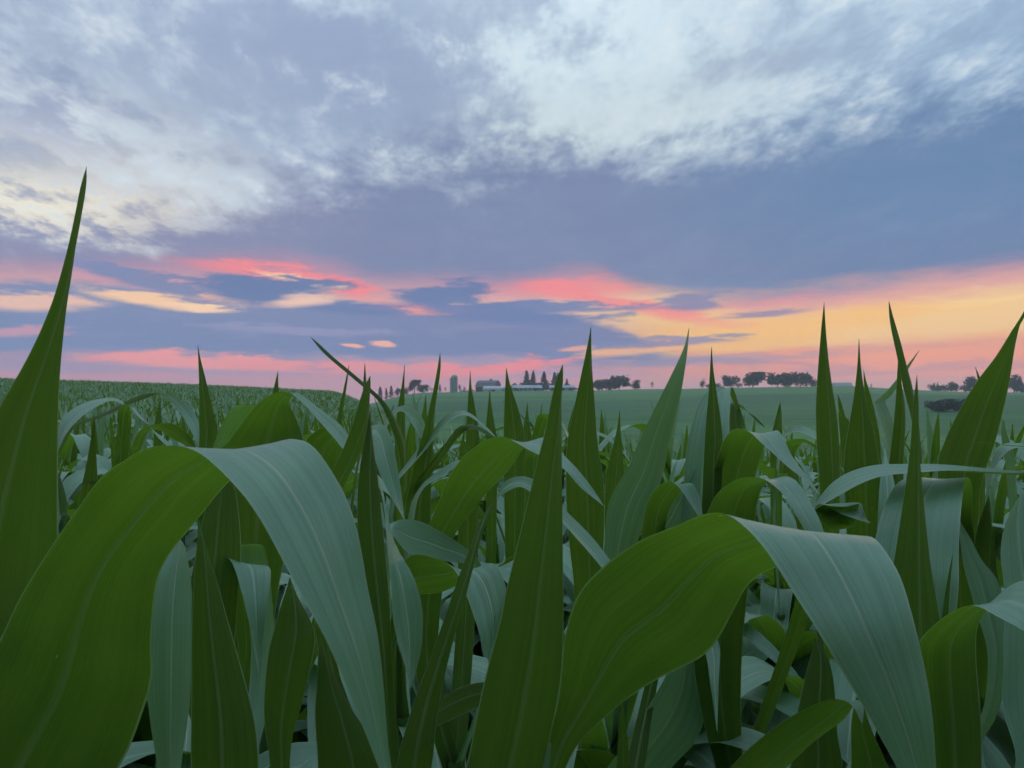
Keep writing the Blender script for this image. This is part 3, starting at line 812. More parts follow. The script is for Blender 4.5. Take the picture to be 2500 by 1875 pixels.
    p.leaf('A', [(1980, 1150, 2120, 1150), (1900, 900, 2110, 960), (1890, 740, 2120, 850), (1950, 660, 2150, 760), (2030, 620, 2160, 700), (2080, 640)], (1.1, 1.05), 0.02, 1, 0.15)
    p.fill(5, 0.55, 1.05, az=1.6)
    p.done()
    p = Plant(985, 1.18, "corn plant left of centre whose thin leaf leans far left across the sky", seed=14)
    p.leaf('B', [(440, 1130, 500, 1130), (450, 1000, 500, 1000), (458, 850, 497, 850), (435, 720, 488, 720), (400, 620, 462, 640), (365, 530, 425, 560), (325, 460, 375, 475), (272, 405, 300, 402), (190, 335, 200, 318), (110, 267, 118, 250), (30, 200, 38, 186), (-45, 128, -38, 118), (-108, 55)],
           (1.2, 1.18, 1.12), 0.02, 1, 0.3, res=60)
    p.leaf('B', [(430, 1180, 480, 1190), (470, 1050, 485, 1085), (600, 895, 630, 930), (700, 760, 728, 800), (755, 685, 785, 715), (800, 625, 840, 655), (855, 598, 880, 630), (920, 603, 925, 628), (985, 632, 985, 662), (1052, 688)],
           (1.16, 1.12, 1.06, 1.06), (0, -0.02, -0.03), 1, 0.15)
    p.leaf('B', [(200, 760, 225, 700), (250, 690, 265, 620), (277, 660, 310, 606), (290, 760, 370, 622), (310, 870, 406, 725), (350, 970, 432, 865), (400, 1070, 457, 1020), (450, 1155, 470, 1140), (477, 1200)], (1.12, 1.04, 1.0), 0.02, 1, 0.1)
    p.fill(5, 0.6, 1.1, az=0.9)
    p.done()
    p = Plant(1110, 1.04, "corn plant at centre with a dark arching leaf tipped over to the right", seed=15)
    p.leaf('B', [(560, 1480, 740, 1480), (640, 1220, 790, 1300), (700, 1080, 900, 1150), (755, 940, 1010, 1020), (850, 810, 1110, 920), (970, 718, 1180, 825), (1090, 685, 1240, 735), (1180, 730, 1340, 690), (1260, 775, 1410, 725), (1350, 815, 1470, 800), (1480, 890, 1540, 868), (1560, 985, 1615, 958), (1640, 1050, 1672, 1035), (1718, 1108)],
           (1.02, 1.0, 0.96, 0.9, 0.86, 0.84), (0.02, 0.05, 0.05, 0.02, 0), 1, 0.12, res=60)
    p.spear('B', (701, 155), [(692, 250, 699), (668, 380, 690), (640, 500, 678), (615, 600, 671), (588, 700, 666), (545, 860, 660), (505, 1030, 650), (480, 1250, 650)], 1.14, 0.02, fold=0.35, lean=0.02)
    p.leaf('B', [(400, 1020, 425, 1040), (442, 918, 462, 932), (560, 762, 582, 800), (640, 672, 662, 702), (700, 585, 722, 622), (762, 536, 782, 572), (832, 519, 842, 546), (895, 540, 902, 566), (955, 590, 960, 615), (1012, 640, 1012, 660), (1055, 688)],
           (1.14, 1.14, 1.1, 1.08), (-0.01, -0.03, -0.03, 0), -1, 0.12)
    p.leaf('B', [(500, 1200, 540, 1220), (575, 1003, 592, 1012), (660, 920, 700, 942), (745, 860, 790, 882), (830, 828, 850, 850), (900, 850, 900, 880), (960, 920)], (1.1, 1.05), (-0.03, -0.05), -1, 0.1)
    p.leaf('E', [(960, 400, 900, 470), (855, 288, 845, 385), (755, 220, 720, 372), (655, 162, 605, 345), (562, 122, 510, 332), (470, 112, 430, 252), (412, 128, 396, 205), (376, 168, 380, 240), (365, 330)],
           (1.0, 0.95, 0.9), (0, -0.03, -0.03), 1, 0.12)
    p.spear('B', (845, 660), [(830, 720, 860), (815, 800, 930), (810, 900, 940)], 1.2, 0.0, rib=False, fold=0.1)
    p.fill(6, 0.55, 1.05, az=1.3)
    p.done()
    p = Plant(1440, 1.24, "corn plant right of centre with a broad straight spear rising past the horizon trees", seed=16)
    p.spear('B', (1640, -5), [(1622, 120, 1649), (1592, 260, 1654), (1562, 400, 1664), (1532, 540, 1675), (1503, 680, 1685), (1492, 800, 1702), (1490, 950, 1726), (1496, 1150, 1732), (1515, 1390, 1726), (1540, 1600, 1715)], 1.16, 0.02, fold=0.25, lean=0.03, res=54)
    p.leaf('B', [(1230, 860, 1330, 900), (1250, 760, 1340, 780), (1285, 640, 1350, 660), (1300, 580, 1370, 610), (1318, 542, 1395, 560), (1390, 545, 1470, 600), (1450, 600, 1500, 680), (1500, 700)], (1.4, 1.35), 0.03, 1, 0.1, rib=False)
    p.fill(5, 0.6, 1.12, az=2.0)
    p.done()
    p = Plant(1505, 1.12, "corn plant right of centre with a wide blue-green blade leaning right, pale midrib", seed=17)
    p.leaf('B', [(1690, 1650, 1880, 1650), (1715, 1400, 1905, 1395), (1738, 1115, 1985, 1170), (1800, 975, 2030, 1060), (1872, 860, 2080, 930), (1935, 710, 2112, 760), (2010, 545, 2150, 600), (2090, 385, 2190, 440), (2160, 245, 2217, 285), (2218, 115, 2238, 140), (2251, 3)],
           (1.06, 1.1, 1.12), 0.03, -1, 0.12, res=54)
    p.leaf('O', [(1380, 1230, 1430, 1230), (1393, 1110, 1442, 1115), (1413, 1063, 1470, 1065), (1445, 1040, 1492, 1044), (1470, 1060, 1508, 1070), (1490, 1090, 1514, 1098), (1520, 1130)], (1.0, 0.95), 0.03, 1, 0.1)
    p.leaf('B', [(1980, 1420, 2080, 1450), (2020, 1250, 2140, 1330), (2070, 1160, 2220, 1200), (2140, 1060, 2260, 1080), (2230, 960, 2280, 970), (2290, 880)], (1.0, 1.05), 0.02, -1, 0.15)
    p.fill(5, 0.6, 1.1, az=2.9)
    p.done()
    p = Plant(1722, 1.08, "corn plant at right with a yellow-green spear before a drooping pale blade", seed=18)
    p.leaf('C', [(20, 1450, 250, 1400), (40, 1200, 275, 1180), (50, 1000, 298, 980), (72, 840, 318, 830), (105, 700, 330, 700), (145, 595, 334, 600), (198, 528, 336, 535), (255, 505, 345, 500), (312, 500, 372, 528), (350, 560, 402, 620), (390, 660, 425, 690), (432, 770)],
           (1.02, 1.08, 1.18, 1.28), (0.0, 0.02, 0.04), -1, 0.14, res=50)
    p.spear('C', (222, 250), [(213, 400, 236), (206, 540, 258), (192, 700, 284), (182, 850, 298), (172, 1050, 292), (165, 1280, 285), (160, 1450, 280)], 1.0, 0.0, fold=0.45, lean=0.03)
    p.leaf('C', [(330, 900, 380, 900), (335, 760, 420, 760), (330, 640, 400, 640), (352, 590, 412, 605), (420, 632, 470, 672), (500, 680, 530, 730), (560, 752)], (1.2, 1.3), 0.0, 1, 0.2, rib=False)
    p.fill(4, 0.6, 1.1, az=0.3)
    p.done()
    p = Plant(1790, 0.97, "corn plant at right with two stacked arching leaves folding over to the right", seed=19)
    p.leaf('C', [(165, 1340, 430, 1320), (220, 1130, 490, 1100), (270, 930, 535, 950), (320, 812, 565, 865), (385, 765, 595, 800), (460, 790, 630, 775), (530, 855, 668, 825), (610, 925, 715, 930), (700, 1005, 780, 1015), (790, 1070, 845, 1090), (893, 1168)],
           (1.04, 1.02, 0.98, 0.92, 0.9), (0.03, 0.06, 0.05, 0), 1, 0.1, res=54)
    p.leaf('C', [(130, 1500, 490, 1480), (190, 1310, 505, 1290), (240, 1200, 525, 1180), (320, 1125, 550, 1110), (420, 1070, 610, 1080), (530, 1068, 695, 1063), (600, 1110, 762, 1110), (665, 1180, 814, 1185), (715, 1260, 857, 1255), (770, 1340, 897, 1340), (830, 1440, 925, 1440), (910, 1580)],
           (0.92, 0.9, 0.86, 0.82, 0.8), (0.02, 0.04, 0.04, 0), 1, 0.1, ruffle=0.03, res=54)
    p.leaf('C', [(860, 1400, 960, 1480), (862, 1270, 1000, 1400), (895, 1234, 1110, 1370), (960, 1245, 1150, 1228)], (0.98, 0.93), 0.03, 1, 0.1, rib=False)
    p.leaf('C', [(880, 1250, 915, 1233), (950, 1255, 1040, 1228), (1040, 1300, 1145, 1226), (1110, 1322, 1165, 1270), (1165, 1340, 1182, 1320), (1215, 1346)], (0.97, 0.9), 0.04, 1, 0.1, rib=False, base=False)
    p.fill(5, 0.55, 1.05, az=1.1)
    p.done()
    p = Plant(2030, 1.3, "corn plant at right with the tallest spear left of the twin tips", seed=20)
    p.spear('C', (924, -30), [(912, 130, 940), (897, 330, 960), (887, 500, 985), (882, 650, 1012), (888, 850, 1030), (900, 1000, 1032), (910, 1200, 1030)], 1.22, 0.01, fold=0.4, lean=0.03, res=50)
    p.leaf('C', [(700, 1050, 760, 1080), (680, 930, 740, 960), (665, 860, 770, 870), (720, 832, 830, 842), (790, 826, 900, 885), (860, 860, 980, 960), (950, 930, 1050, 1030), (1080, 1060)], (1.4, 1.34), 0.02, 1, 0.15, rib=False)
    p.leaf('C', [(1020, 760, 1090, 780), (1015, 640, 1060, 690), (1010, 560, 1030, 590), (1008, 540)], (1.5, 1.5), 0, 1, 0.2, rib=False)
    p.fill(5, 0.6, 1.15, az=0.8)
    p.done()
    p = Plant(2115, 1.4, "corn plant at right with a broad spear between the two tallest tips", seed=21)
    p.spear('C', (1141, 195), [(1133, 380, 1158), (1113, 560, 1188), (1088, 720, 1232), (1062, 880, 1264), (1054, 1010, 1286), (1060, 1150, 1290)], 1.32, 0.01, fold=0.25, lean=0.03)
    p.spear('C', (1170, 390), [(1172, 470, 1190), (1185, 600, 1230), (1200, 750, 1262), (1215, 900, 1280)], 1.4, 0.0, rib=False)
    p.fill(5, 0.6, 1.2, az=1.9)
    p.done()
    p = Plant(2195, 1.3, "corn plant at right whose forked tip leans left above the far trees", seed=22)
    p.leaf('C', [(1470, 1050, 1545, 1050), (1475, 860, 1535, 860), (1480, 720, 1522, 720), (1452, 600, 1500, 610), (1420, 480, 1482, 490), (1392, 330, 1450, 370), (1352, 150, 1396, 170), (1336, 50, 1352, 60), (1327, -40)], (1.22, 1.26), 0.02, 1, 0.25, res=50)
    p.leaf('C', [(1320, 1150, 1430, 1150), (1340, 950, 1425, 980), (1368, 700, 1440, 720), (1380, 520, 1425, 540), (1385, 400, 1400, 420), (1386, 310)], (1.3, 1.3), 0.01, 1, 0.35)
    p.leaf('C', [(1330, 980, 1400, 960), (1290, 760, 1360, 760), (1250, 640, 1320, 640), (1235, 592, 1300, 580), (1290, 545, 1330, 560), (1360, 465, 1385, 485), (1440, 360, 1455, 370), (1517, 268)], (1.55, 1.6), 0.02, -1, 0.1, rib=False)
    p.fill(5, 0.6, 1.15, az=2.6)
    p.done()
    p = Plant(2235, 1.02, "corn plant at right with a pale leaf bent square over its top like a saddle", seed=23)
    p.leaf('C', [(1190, 1800, 1750, 1850), (1232, 1480, 1756, 1550), (1275, 1310, 1768, 1330), (1322, 1185, 1783, 1190), (1378, 1105, 1795, 1110), (1445, 1068, 1806, 1068), (1510, 1064, 1832, 1078), (1570, 1120, 1850, 1150), (1630, 1260, 1847, 1320), (1720, 1440, 1872, 1500), (1912, 1660)],
           (0.86, 0.91, 0.97, 1.03, 1.11, 1.14), (0.0, 0.0, 0.0, 0.0), -1, 0.06, res=60)
    p.spear('C', (1304, 872), [(1288, 960, 1322), (1276, 1050, 1350), (1262, 1200, 1380), (1252, 1400, 1400), (1245, 1600, 1400)], 1.0, 0.0, side=-1, fold=0.12, lean=0.14)
    p.leaf('F', [(1940, 1000, 2060, 980), (1870, 700, 2030, 680), (1790, 430, 2000, 500), (1768, 280, 1900, 370), (1760, 180, 1830, 230), (1756, 100)], (0.95, 1.0), 0.02, -1, 0.12)
    p.fill(5, 0.55, 1.05, az=2.2)
    p.done()
    p = Plant(2370, 1.16, "corn plant at the right edge with a wide green blade leaning out of frame", seed=24)
    p.leaf('C', [(1640, 1250, 1900, 1250), (1640, 1060, 1930, 1050), (1642, 945, 1968, 940), (1672, 868, 2008, 825), (1722, 750, 2050, 655), (1800, 602, 2080, 520), (1900, 442, 2100, 395), (2000, 312, 2120, 250), (2095, 155, 2152, 105), (2155, 60, 2182, 45), (2215, -60)],
           (1.12, 1.14, 1.12), 0.02, 1, 0.14, res=54)
    p.leaf('C', [(1930, 1200, 1965, 1180), (1945, 1080, 1965, 1120), (1962, 990, 2012, 970), (1998, 885, 2070, 905), (2060, 852, 2130, 880), (2140, 850, 2200, 890), (2240, 880, 2280, 960), (2310, 1050)], (1.2, 1.14), (-0.02, -0.05, 0), -1, 0.1)
    p.leaf('C', [(2050, 960, 2110, 960), (2030, 840, 2080, 840), (2025, 760, 2060, 780), (2040, 695)], (1.3, 1.3), 0, -1, 0.2, rib=False)
    p.leaf('F', [(1870, 700, 2050, 700), (1850, 450, 2040, 540), (1865, 300, 2020, 450), (1900, 130, 2000, 250), (1935, 20, 1965, 60), (1950, -40)], (1.05, 1.1), 0.02, 1, 0.2)
    p.fill(5, 0.6, 1.1, az=1.2)
    p.done()
    p = Plant(2640, 1.0, "corn plant beyond the right edge reaching a long level leaf into view", seed=25)
    p.leaf('C', [(2330, 1040, 2330, 1055), (2169, 1030, 2169, 1046), (2000, 1018, 2000, 1037), (1850, 1004, 1850, 1030), (1700, 990, 1700, 1026), (1560, 984, 1560, 1034), (1420, 984, 1430, 1044), (1280, 986, 1310, 1055), (1180, 1002, 1205, 1084), (1065, 1040, 1105, 1130), (965, 1108, 1000, 1190), (890, 1200, 925, 1232), (860, 1260, 870, 1262)],
           (1.0, 0.97, 0.94, 0.94), (-0.06, -0.06, -0.05, -0.03), 1, 0.1, res=56)
    p.leaf('F', [(2080, 1800, 2420, 1800), (2100, 1600, 2440, 1600), (2045, 1350, 2430, 1350), (2018, 1150, 2420, 1100), (2025, 900, 2400, 850), (2050, 700, 2380, 650), (2025, 540, 2330, 450), (2018, 340, 2280, 250), (2040, 160, 2230, 100), (2090, 30, 2200, 0), (2160, -60)],
           (0.76, 0.90), 0.02, -1, 0.12, ruffle=0.05, res=50)
    p.fill(4, 0.6, 1.1, az=1.5)
    p.done()

    # ---- third rank: slim spears standing against the far field
    def small(u, d, label, tip, pts, panel, n=6, seed=40, side=1):
        q = Plant(u, d, label, "slim corn spears behind the front plants", seed=seed)
        q.spear(panel, tip, pts, d, 0.01, side=side, fold=0.3, lean=0.02, rib=False, res=26)
        q.fill(n, 0.6, 1.22, 0.45, 0.65, elo=45)
        q.done()
    small(1250, 1.85, "corn spear right of the silo, standing over the long white barn", (1113, 250), [(1108, 370, 1142), (1103, 470, 1180), (1099, 590, 1212), (1098, 690, 1232), (1098, 850, 1235)], 'B', seed=41)
    small(1197, 1.95, "corn spear in front of the pale farm sheds, shorter than its neighbours", (1010, 378), [(1001, 480, 1022), (990, 590, 1040), (984, 690, 1058), (984, 850, 1060)], 'B', seed=42)
    small(1152, 1.9, "corn spear between the silo and the barn", (888, 265), [(882, 370, 898), (875, 470, 916), (866, 590, 936), (862, 690, 948), (862, 850, 950)], 'B', seed=43)
    small(980, 1.75, "corn spear left of the dark umbrella-shaped tree", (480, 228), [(464, 360, 480), (442, 470, 481), (428, 580, 484), (420, 680, 486), (420, 850, 486)], 'B', seed=44)
    small(888, 1.7, "corn spear just left of the crossing tips, straight and slim", (232, 218), [(224, 330, 243), (218, 450, 252), (212, 580, 262), (210, 750, 265)], 'B', seed=45)
    small(835, 2.0, "corn spear leaning right under the long slanting leaf", (135, 222), [(110, 340, 124), (84, 460, 106), (60, 565, 92), (40, 700, 85)], 'B', seed=46)
    small(1290, 2.3, "faint corn spear standing low in the green field right of centre", (1245, 468), [(1230, 570, 1256), (1214, 670, 1272), (1205, 780, 1280)], 'B', seed=47)
    small(1505, 1.7, "short dark corn spear between the two broad blades right of centre", (1820, 515), [(1803, 640, 1828), (1775, 760, 1840), (1745, 880, 1850), (1730, 1000, 1850)], 'B', seed=48)
    small(672, 2.5, "small corn spear tip above the left slope", (1732, 268), [(1715, 340, 1735), (1700, 405, 1738), (1690, 500, 1745)], 'A', seed=49)
    small(1270, 2.1, "corn spear low in front of the field, leaning left of centre", (1085, 455), [(1110, 480, 1120), (1180, 530, 1190), (1230, 575, 1245), (1280, 640, 1300)], 'B', seed=50)
    small(385, 2.2, "corn spear behind the bowed leaf on the left", (1000, 430), [(985, 500, 1005), (970, 570, 1008), (955, 700, 1010)], 'A', seed=51)
    q = Plant(915, 1.62, "corn plant left of centre with a small pale arch between two slim spears", "slim corn spears behind the front plants", seed=52)
    q.leaf('B', [(330, 660, 345, 680), (380, 560, 395, 590), (415, 512, 432, 530), (445, 495, 480, 530), (500, 486, 518, 590), (555, 515, 552, 640), (600, 572, 585, 695), (612, 650)], (1.6, 1.45), (-0.02, -0.05, 0), -1, 0.1)
    q.fill(5, 0.6, 1.2, az=0.7)
    q.done()
    q = Plant(1905, 1.72, "corn plant at right with a small pale arch just left of the tallest spear", "slim corn spears behind the front plants", seed=53)
    q.leaf('C', [(640, 880, 660, 880), (662, 812, 672, 818), (700, 752, 742, 778), (762, 735, 800, 792), (825, 756, 850, 815), (885, 795, 890, 840), (920, 870)], (1.7, 1.55), (-0.03, -0.05), -1, 0.1, rib=False)
    q.fill(5, 0.6, 1.2, az=1.4)
    q.done()
    small(1902, 2.0, "short corn spear in the field right of the two stacked arches", (650, 590), [(632, 660, 662), (612, 740, 665), (600, 800, 668), (590, 900, 672)], 'C', seed=54)
    small(2395, 1.85, "thin corn tip leaning left beside the wide blade at the right edge", (1865, 370), [(1885, 460, 1908), (1880, 560, 1925), (1880, 700, 1930)], 'C', seed=55)


front_plants()


# ------------------------------------------------------------------ the rows behind
def proto_plant(seed, h, leaves=12):
    """meshes of a generic plant about its foot: (stalk, [leaves])"""
    r = random.Random(seed); parts = []
    az0 = r.uniform(0, 6.28)
    for i in range(leaves):
        f = i / (leaves - 1); z = h * (0.22 + 0.56 * f)
        a = az0 + (math.pi if i % 2 else 0) + r.uniform(-0.45, 0.45)
        L = r.uniform(0.58, 0.84) * (1 - 0.15 * abs(f - 0.5))
        st = arch_stations((0, 0, z), a, L, r.uniform(46, 64) + 12 * f, r.uniform(-85, -50), r.uniform(0.080, 0.105), r.uniform(0.34, 0.5), r.uniform(3, 6), r.uniform(-0.5, 0.5), r.uniform(-0.8, 0.8), 11, seed + i)
        parts.append(blade(st, 1, 4, 18, 0.22, 0.05, seed * 5 + i, rib=False)[0])
    for i in range(2):
        st = arch_stations((0, 0, h * 0.72), az0 + i * 3.3 + 0.8, h * r.uniform(0.24, 0.30), 86, r.uniform(60, 84), 0.045, 0.7, 3, 0, 0.2, 10, seed + 50 + i)
        parts.append(blade(st, 1, 4, 14, 0.45, 0, seed * 5 + 90 + i, rib=False)[0])
    return stalk_mesh(h * 0.78, rows=10, sides=6), parts


def rows_behind():
    protos = [proto_plant(200 + 17 * k, 1.50 + 0.02 * k) for k in range(7)]
    r = random.Random(77)
    spots = []
    ang = math.radians(63)                       # rows run obliquely away to the right
    dr = Vector((math.cos(ang), math.sin(ang), 0)); nr = Vector((-dr.y, dr.x, 0))
    for i in range(-60, 60):
        for j in range(-210, 210):
            p = nr * (i * 0.76) + dr * (j * 0.145 + r.uniform(-0.05, 0.05)) + nr * r.uniform(-0.26, 0.26)
            if p.y < 1.0: continue
            if abs(math.atan2(p.x, p.y)) > math.radians(37): continue
            d = p.length
            if d < 1.9 or d > 30: continue
            spots.append((d, p))
    spots.sort(key=lambda q: q[0])
    near = spots[:254]
    zone = (("corn plant glimpsed low through the gaps beside the left arching leaf", "corn plant glimpsed low through the gaps around the central spear", "corn plant glimpsed low through the gap under the right sweeping leaf"),
            ("corn plant packed in the rows just behind the left front plants", "corn plant packed in the rows just behind the centre front plants", "corn plant packed in the rows just behind the right front plants"),
            ("corn plant farther back on the left, before the long slope", "corn plant farther back at centre, before the open green field", "corn plant farther back on the right, before the lone field bush"))
    for d, p in near:
        k = r.randrange(len(protos)); st, lv = protos[k]
        e = link("corn_plant", None); e.location = (p.x, p.y, ground(p.x, p.y)); e.rotation_euler = (0, 0, r.uniform(0, 6.28))
        lim = 0.92 if d < 1.6 else 0.96 if d < 2.2 else 1.0
        s = r.uniform(0.88, 1.0) * lim
        e.scale = (s, s, s)
        side = 0 if p.x / p.y < -0.24 else 1 if p.x / p.y < 0.26 else 2
        deep = 0 if d < 2.1 else 1 if d < 3.0 else 2
        tag(e, zone[deep][side], "corn plant", "corn rows, " + ("left", "centre", "right")[side] + (", seen through gaps", ", middle depth", ", farther back")[deep])
        link("stalk", st, e)
        for m in lv: link("leaf", m, e)
    return spots[254:]


REST = rows_behind()


def far_corn(rest):
    """every plant too far off to be picked out: one mass of blades"""
    r = np.random.RandomState(5); rr = random.Random(6)
    feet = []
    for d, p in rest:
        keep = 0.8 if d < 12 else 0.5
        if rr.random() < keep: feet.append((p.x, p.y, 1.0))
    for _ in range(60000):                      # the long slope on the left
        a = math.radians(rr.uniform(-39, -9)); d = math.sqrt(rr.uniform(30 ** 2, 142 ** 2))
        if rr.random() > min(1.0, (50 / d) ** 1.3): continue
        feet.append((d * math.sin(a), d * math.cos(a), 1.0 + min(0.6, d / 220)))
    for _ in range(9000):
        a = math.radians(rr.uniform(-9, 39)); d = math.sqrt(rr.uniform(30 ** 2, 68 ** 2))
        if rr.random() > 0.30: continue
        feet.append((d * math.sin(a), d * math.cos(a), 1.2))
    for _ in range(1500):                        # the rows go on beside and behind the photographer
        x, y = rr.uniform(-5, 5), rr.uniform(-4, 3.5)
        az = abs(math.degrees(math.atan2(x, y)))
        if az < 42 or (abs(x) < 0.85 and y > -0.5) or math.hypot(x, y) < 0.6: continue
        if rr.random() < 0.8: feet.append((x, y, 1.25))
    low = []
    for _ in range(110):                         # and low plants at the photographer's feet, below the frame
        x, y = rr.uniform(-0.8, 0.8), rr.uniform(0.02, 0.62)
        low.append((x, y, 1.3))
    V, F, U = [], [], []
    nseg = 4
    for q_, (x, y, sz) in enumerate(feet + low):
        d0 = math.hypot(x, y); g0 = ground(x, y); h = rr.uniform(1.25, 1.48); nl = 7
        if q_ >= len(feet): h = rr.uniform(0.75, 0.90)
        for k in range(nl):
            a = rr.uniform(0, 6.283); z = g0 + h * rr.uniform(0.45, 0.86); L = rr.uniform(0.42, 0.66) * (0.8 + 0.2 * sz)
            w = rr.uniform(0.028, 0.04) * sz
            e0 = math.radians(rr.uniform(56, 84)); e1 = math.radians(rr.uniform(-80, 10) if d0 < 12 else rr.uniform(-35, 60))
            if k == 0 and (d0 < 16 or rr.random() < 0.5): e0, e1, z = 1.5, 1.35, g0 + h * 0.72
            if d0 < 6: w *= 1.15
            px, py, pz = x, y, z; b = len(V)
            for i in range(nseg + 1):
                s = i / nseg; e = e0 + (e1 - e0) * min(1, s * 1.15)
                if i:
                    q = L / nseg; px += math.sin(a) * math.cos(e) * q; py += math.cos(a) * math.cos(e) * q; pz += math.sin(e) * q
                ww = w * (0.7, 1.0, 0.9, 0.6, 0.03)[i]
                V.append((px + math.cos(a) * ww, py - math.sin(a) * ww, pz)); V.append((px - math.cos(a) * ww, py + math.sin(a) * ww, pz))
                U.append((0.05, s)); U.append((0.95, s))
                if i:
                    c = b + 2 * (i - 1); F.append((c, c + 2, c + 3, c + 1))
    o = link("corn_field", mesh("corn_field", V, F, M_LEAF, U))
    tag(o, "mass of corn covering the far rows and the long slope on the left", "corn", kind="stuff")


far_corn(REST)


# ------------------------------------------------------------------ far things
M_BARK = simple_mat("bark", (0.035, 0.028, 0.022), (0.065, 0.052, 0.042), 3, 0.9)


def foliage_mat(name, c0, c1):
    m, t, out, g = new_mat(name)
    oi = t.nodes.new('ShaderNodeTexCoord'); n = g.noise(X(g, oi.outputs['Object']), 0.9, 3, 0.6)
    c = g.mix(g.step(n, 0.3, 0.7), c0 + (1,), c1 + (1,))
    pb = t.nodes.new('ShaderNodeBsdfPrincipled'); pb.inputs['Roughness'].default_value = 0.75; pb.inputs['Specular IOR Level'].default_value = 0.2
    t.links.new(c.s, pb.inputs['Base Color'])
    tr = t.nodes.new('ShaderNodeBsdfTranslucent'); t.links.new(c.s, tr.inputs['Color'])
    mx = t.nodes.new('ShaderNodeMixShader'); mx.inputs[0].default_value = 0.2
    t.links.new(pb.outputs[0], mx.inputs[1]); t.links.new(tr.outputs[0], mx.inputs[2]); t.links.new(mx.outputs[0], out.inputs['Surface'])
    return m


M_BROAD = foliage_mat("broadleaf_foliage", (0.030, 0.050, 0.026), (0.060, 0.092, 0.040))
M_CONIFER = foliage_mat("conifer_foliage", (0.034, 0.052, 0.038), (0.062, 0.086, 0.056))
M_BUSH = foliage_mat("bush_foliage", (0.030, 0.058, 0.034), (0.064, 0.105, 0.050))
M_SCRUB = foliage_mat("scrub_foliage", (0.060, 0.100, 0.040), (0.100, 0.150, 0.060))


def quads(cloud, size, rnd, flat=0.0):
    V, F = [], []
    for p in cloud:
        n = Vector((rnd.gauss(0, 1), rnd.gauss(0, 1), rnd.gauss(0, 1) + flat)).normalized()
        a = n.orthogonal().normalized(); b = n.cross(a); s = size * rnd.uniform(0.55, 1.3)
        q = rnd.uniform(0, 6.28); a, b = a * math.cos(q) + b * math.sin(q), b * math.cos(q) - a * math.sin(q)
        i = len(V)
        V += [p - a * s - b * s * 0.45, p + a * s * 0.1 - b * s * 0.7, p + a * s, p + b * s * 0.7]
        F.append((i, i + 1, i + 2, i + 3))
    return V, F


def foot(u, v_top, d, v_base=None):
    """ground point seen at photograph column u at depth d, and the height that reaches row v_top"""
    p = at(u, HORIZON_V, d); gz = ground(p.x, p.y)
    return Vector((p.x, p.y, gz)), max(0.8, CAM_Z + (HORIZON_V - v_top) / FPX * d - gz)


def limbs(h, spread, rnd, trunk_r, n=7, fork=0.3):
    V, F = [], []
    def add(path, rad):
        v, f = tube(path, rad, 5); o = len(V); V.extend(v); F.extend([tuple(o + i for i in q) for q in f])
    top = Vector((rnd.uniform(-0.1, 0.1) * spread, rnd.uniform(-0.1, 0.1) * spread, h * 0.8))
    add([Vector((0, 0, -0.3)), Vector((0, 0, h * fork)), top * 0.6 + Vector((0, 0, h * 0.12)), top], [trunk_r, trunk_r * 0.8, trunk_r * 0.5, trunk_r * 0.12])
    for i in range(n):
        a = i / n * 6.28 + rnd.uniform(-0.4, 0.4); z0 = h * rnd.uniform(fork * 0.8, 0.55)
        e = Vector((math.cos(a) * spread * rnd.uniform(0.55, 0.9), math.sin(a) * spread * rnd.uniform(0.55, 0.9), h * rnd.uniform(0.55, 0.85)))
        s = Vector((0, 0, z0)); m = s.lerp(e, 0.5) + Vector((0, 0, h * 0.05))
        add([s, m, e], [trunk_r * 0.45, trunk_r * 0.28, trunk_r * 0.08])
    return V, F


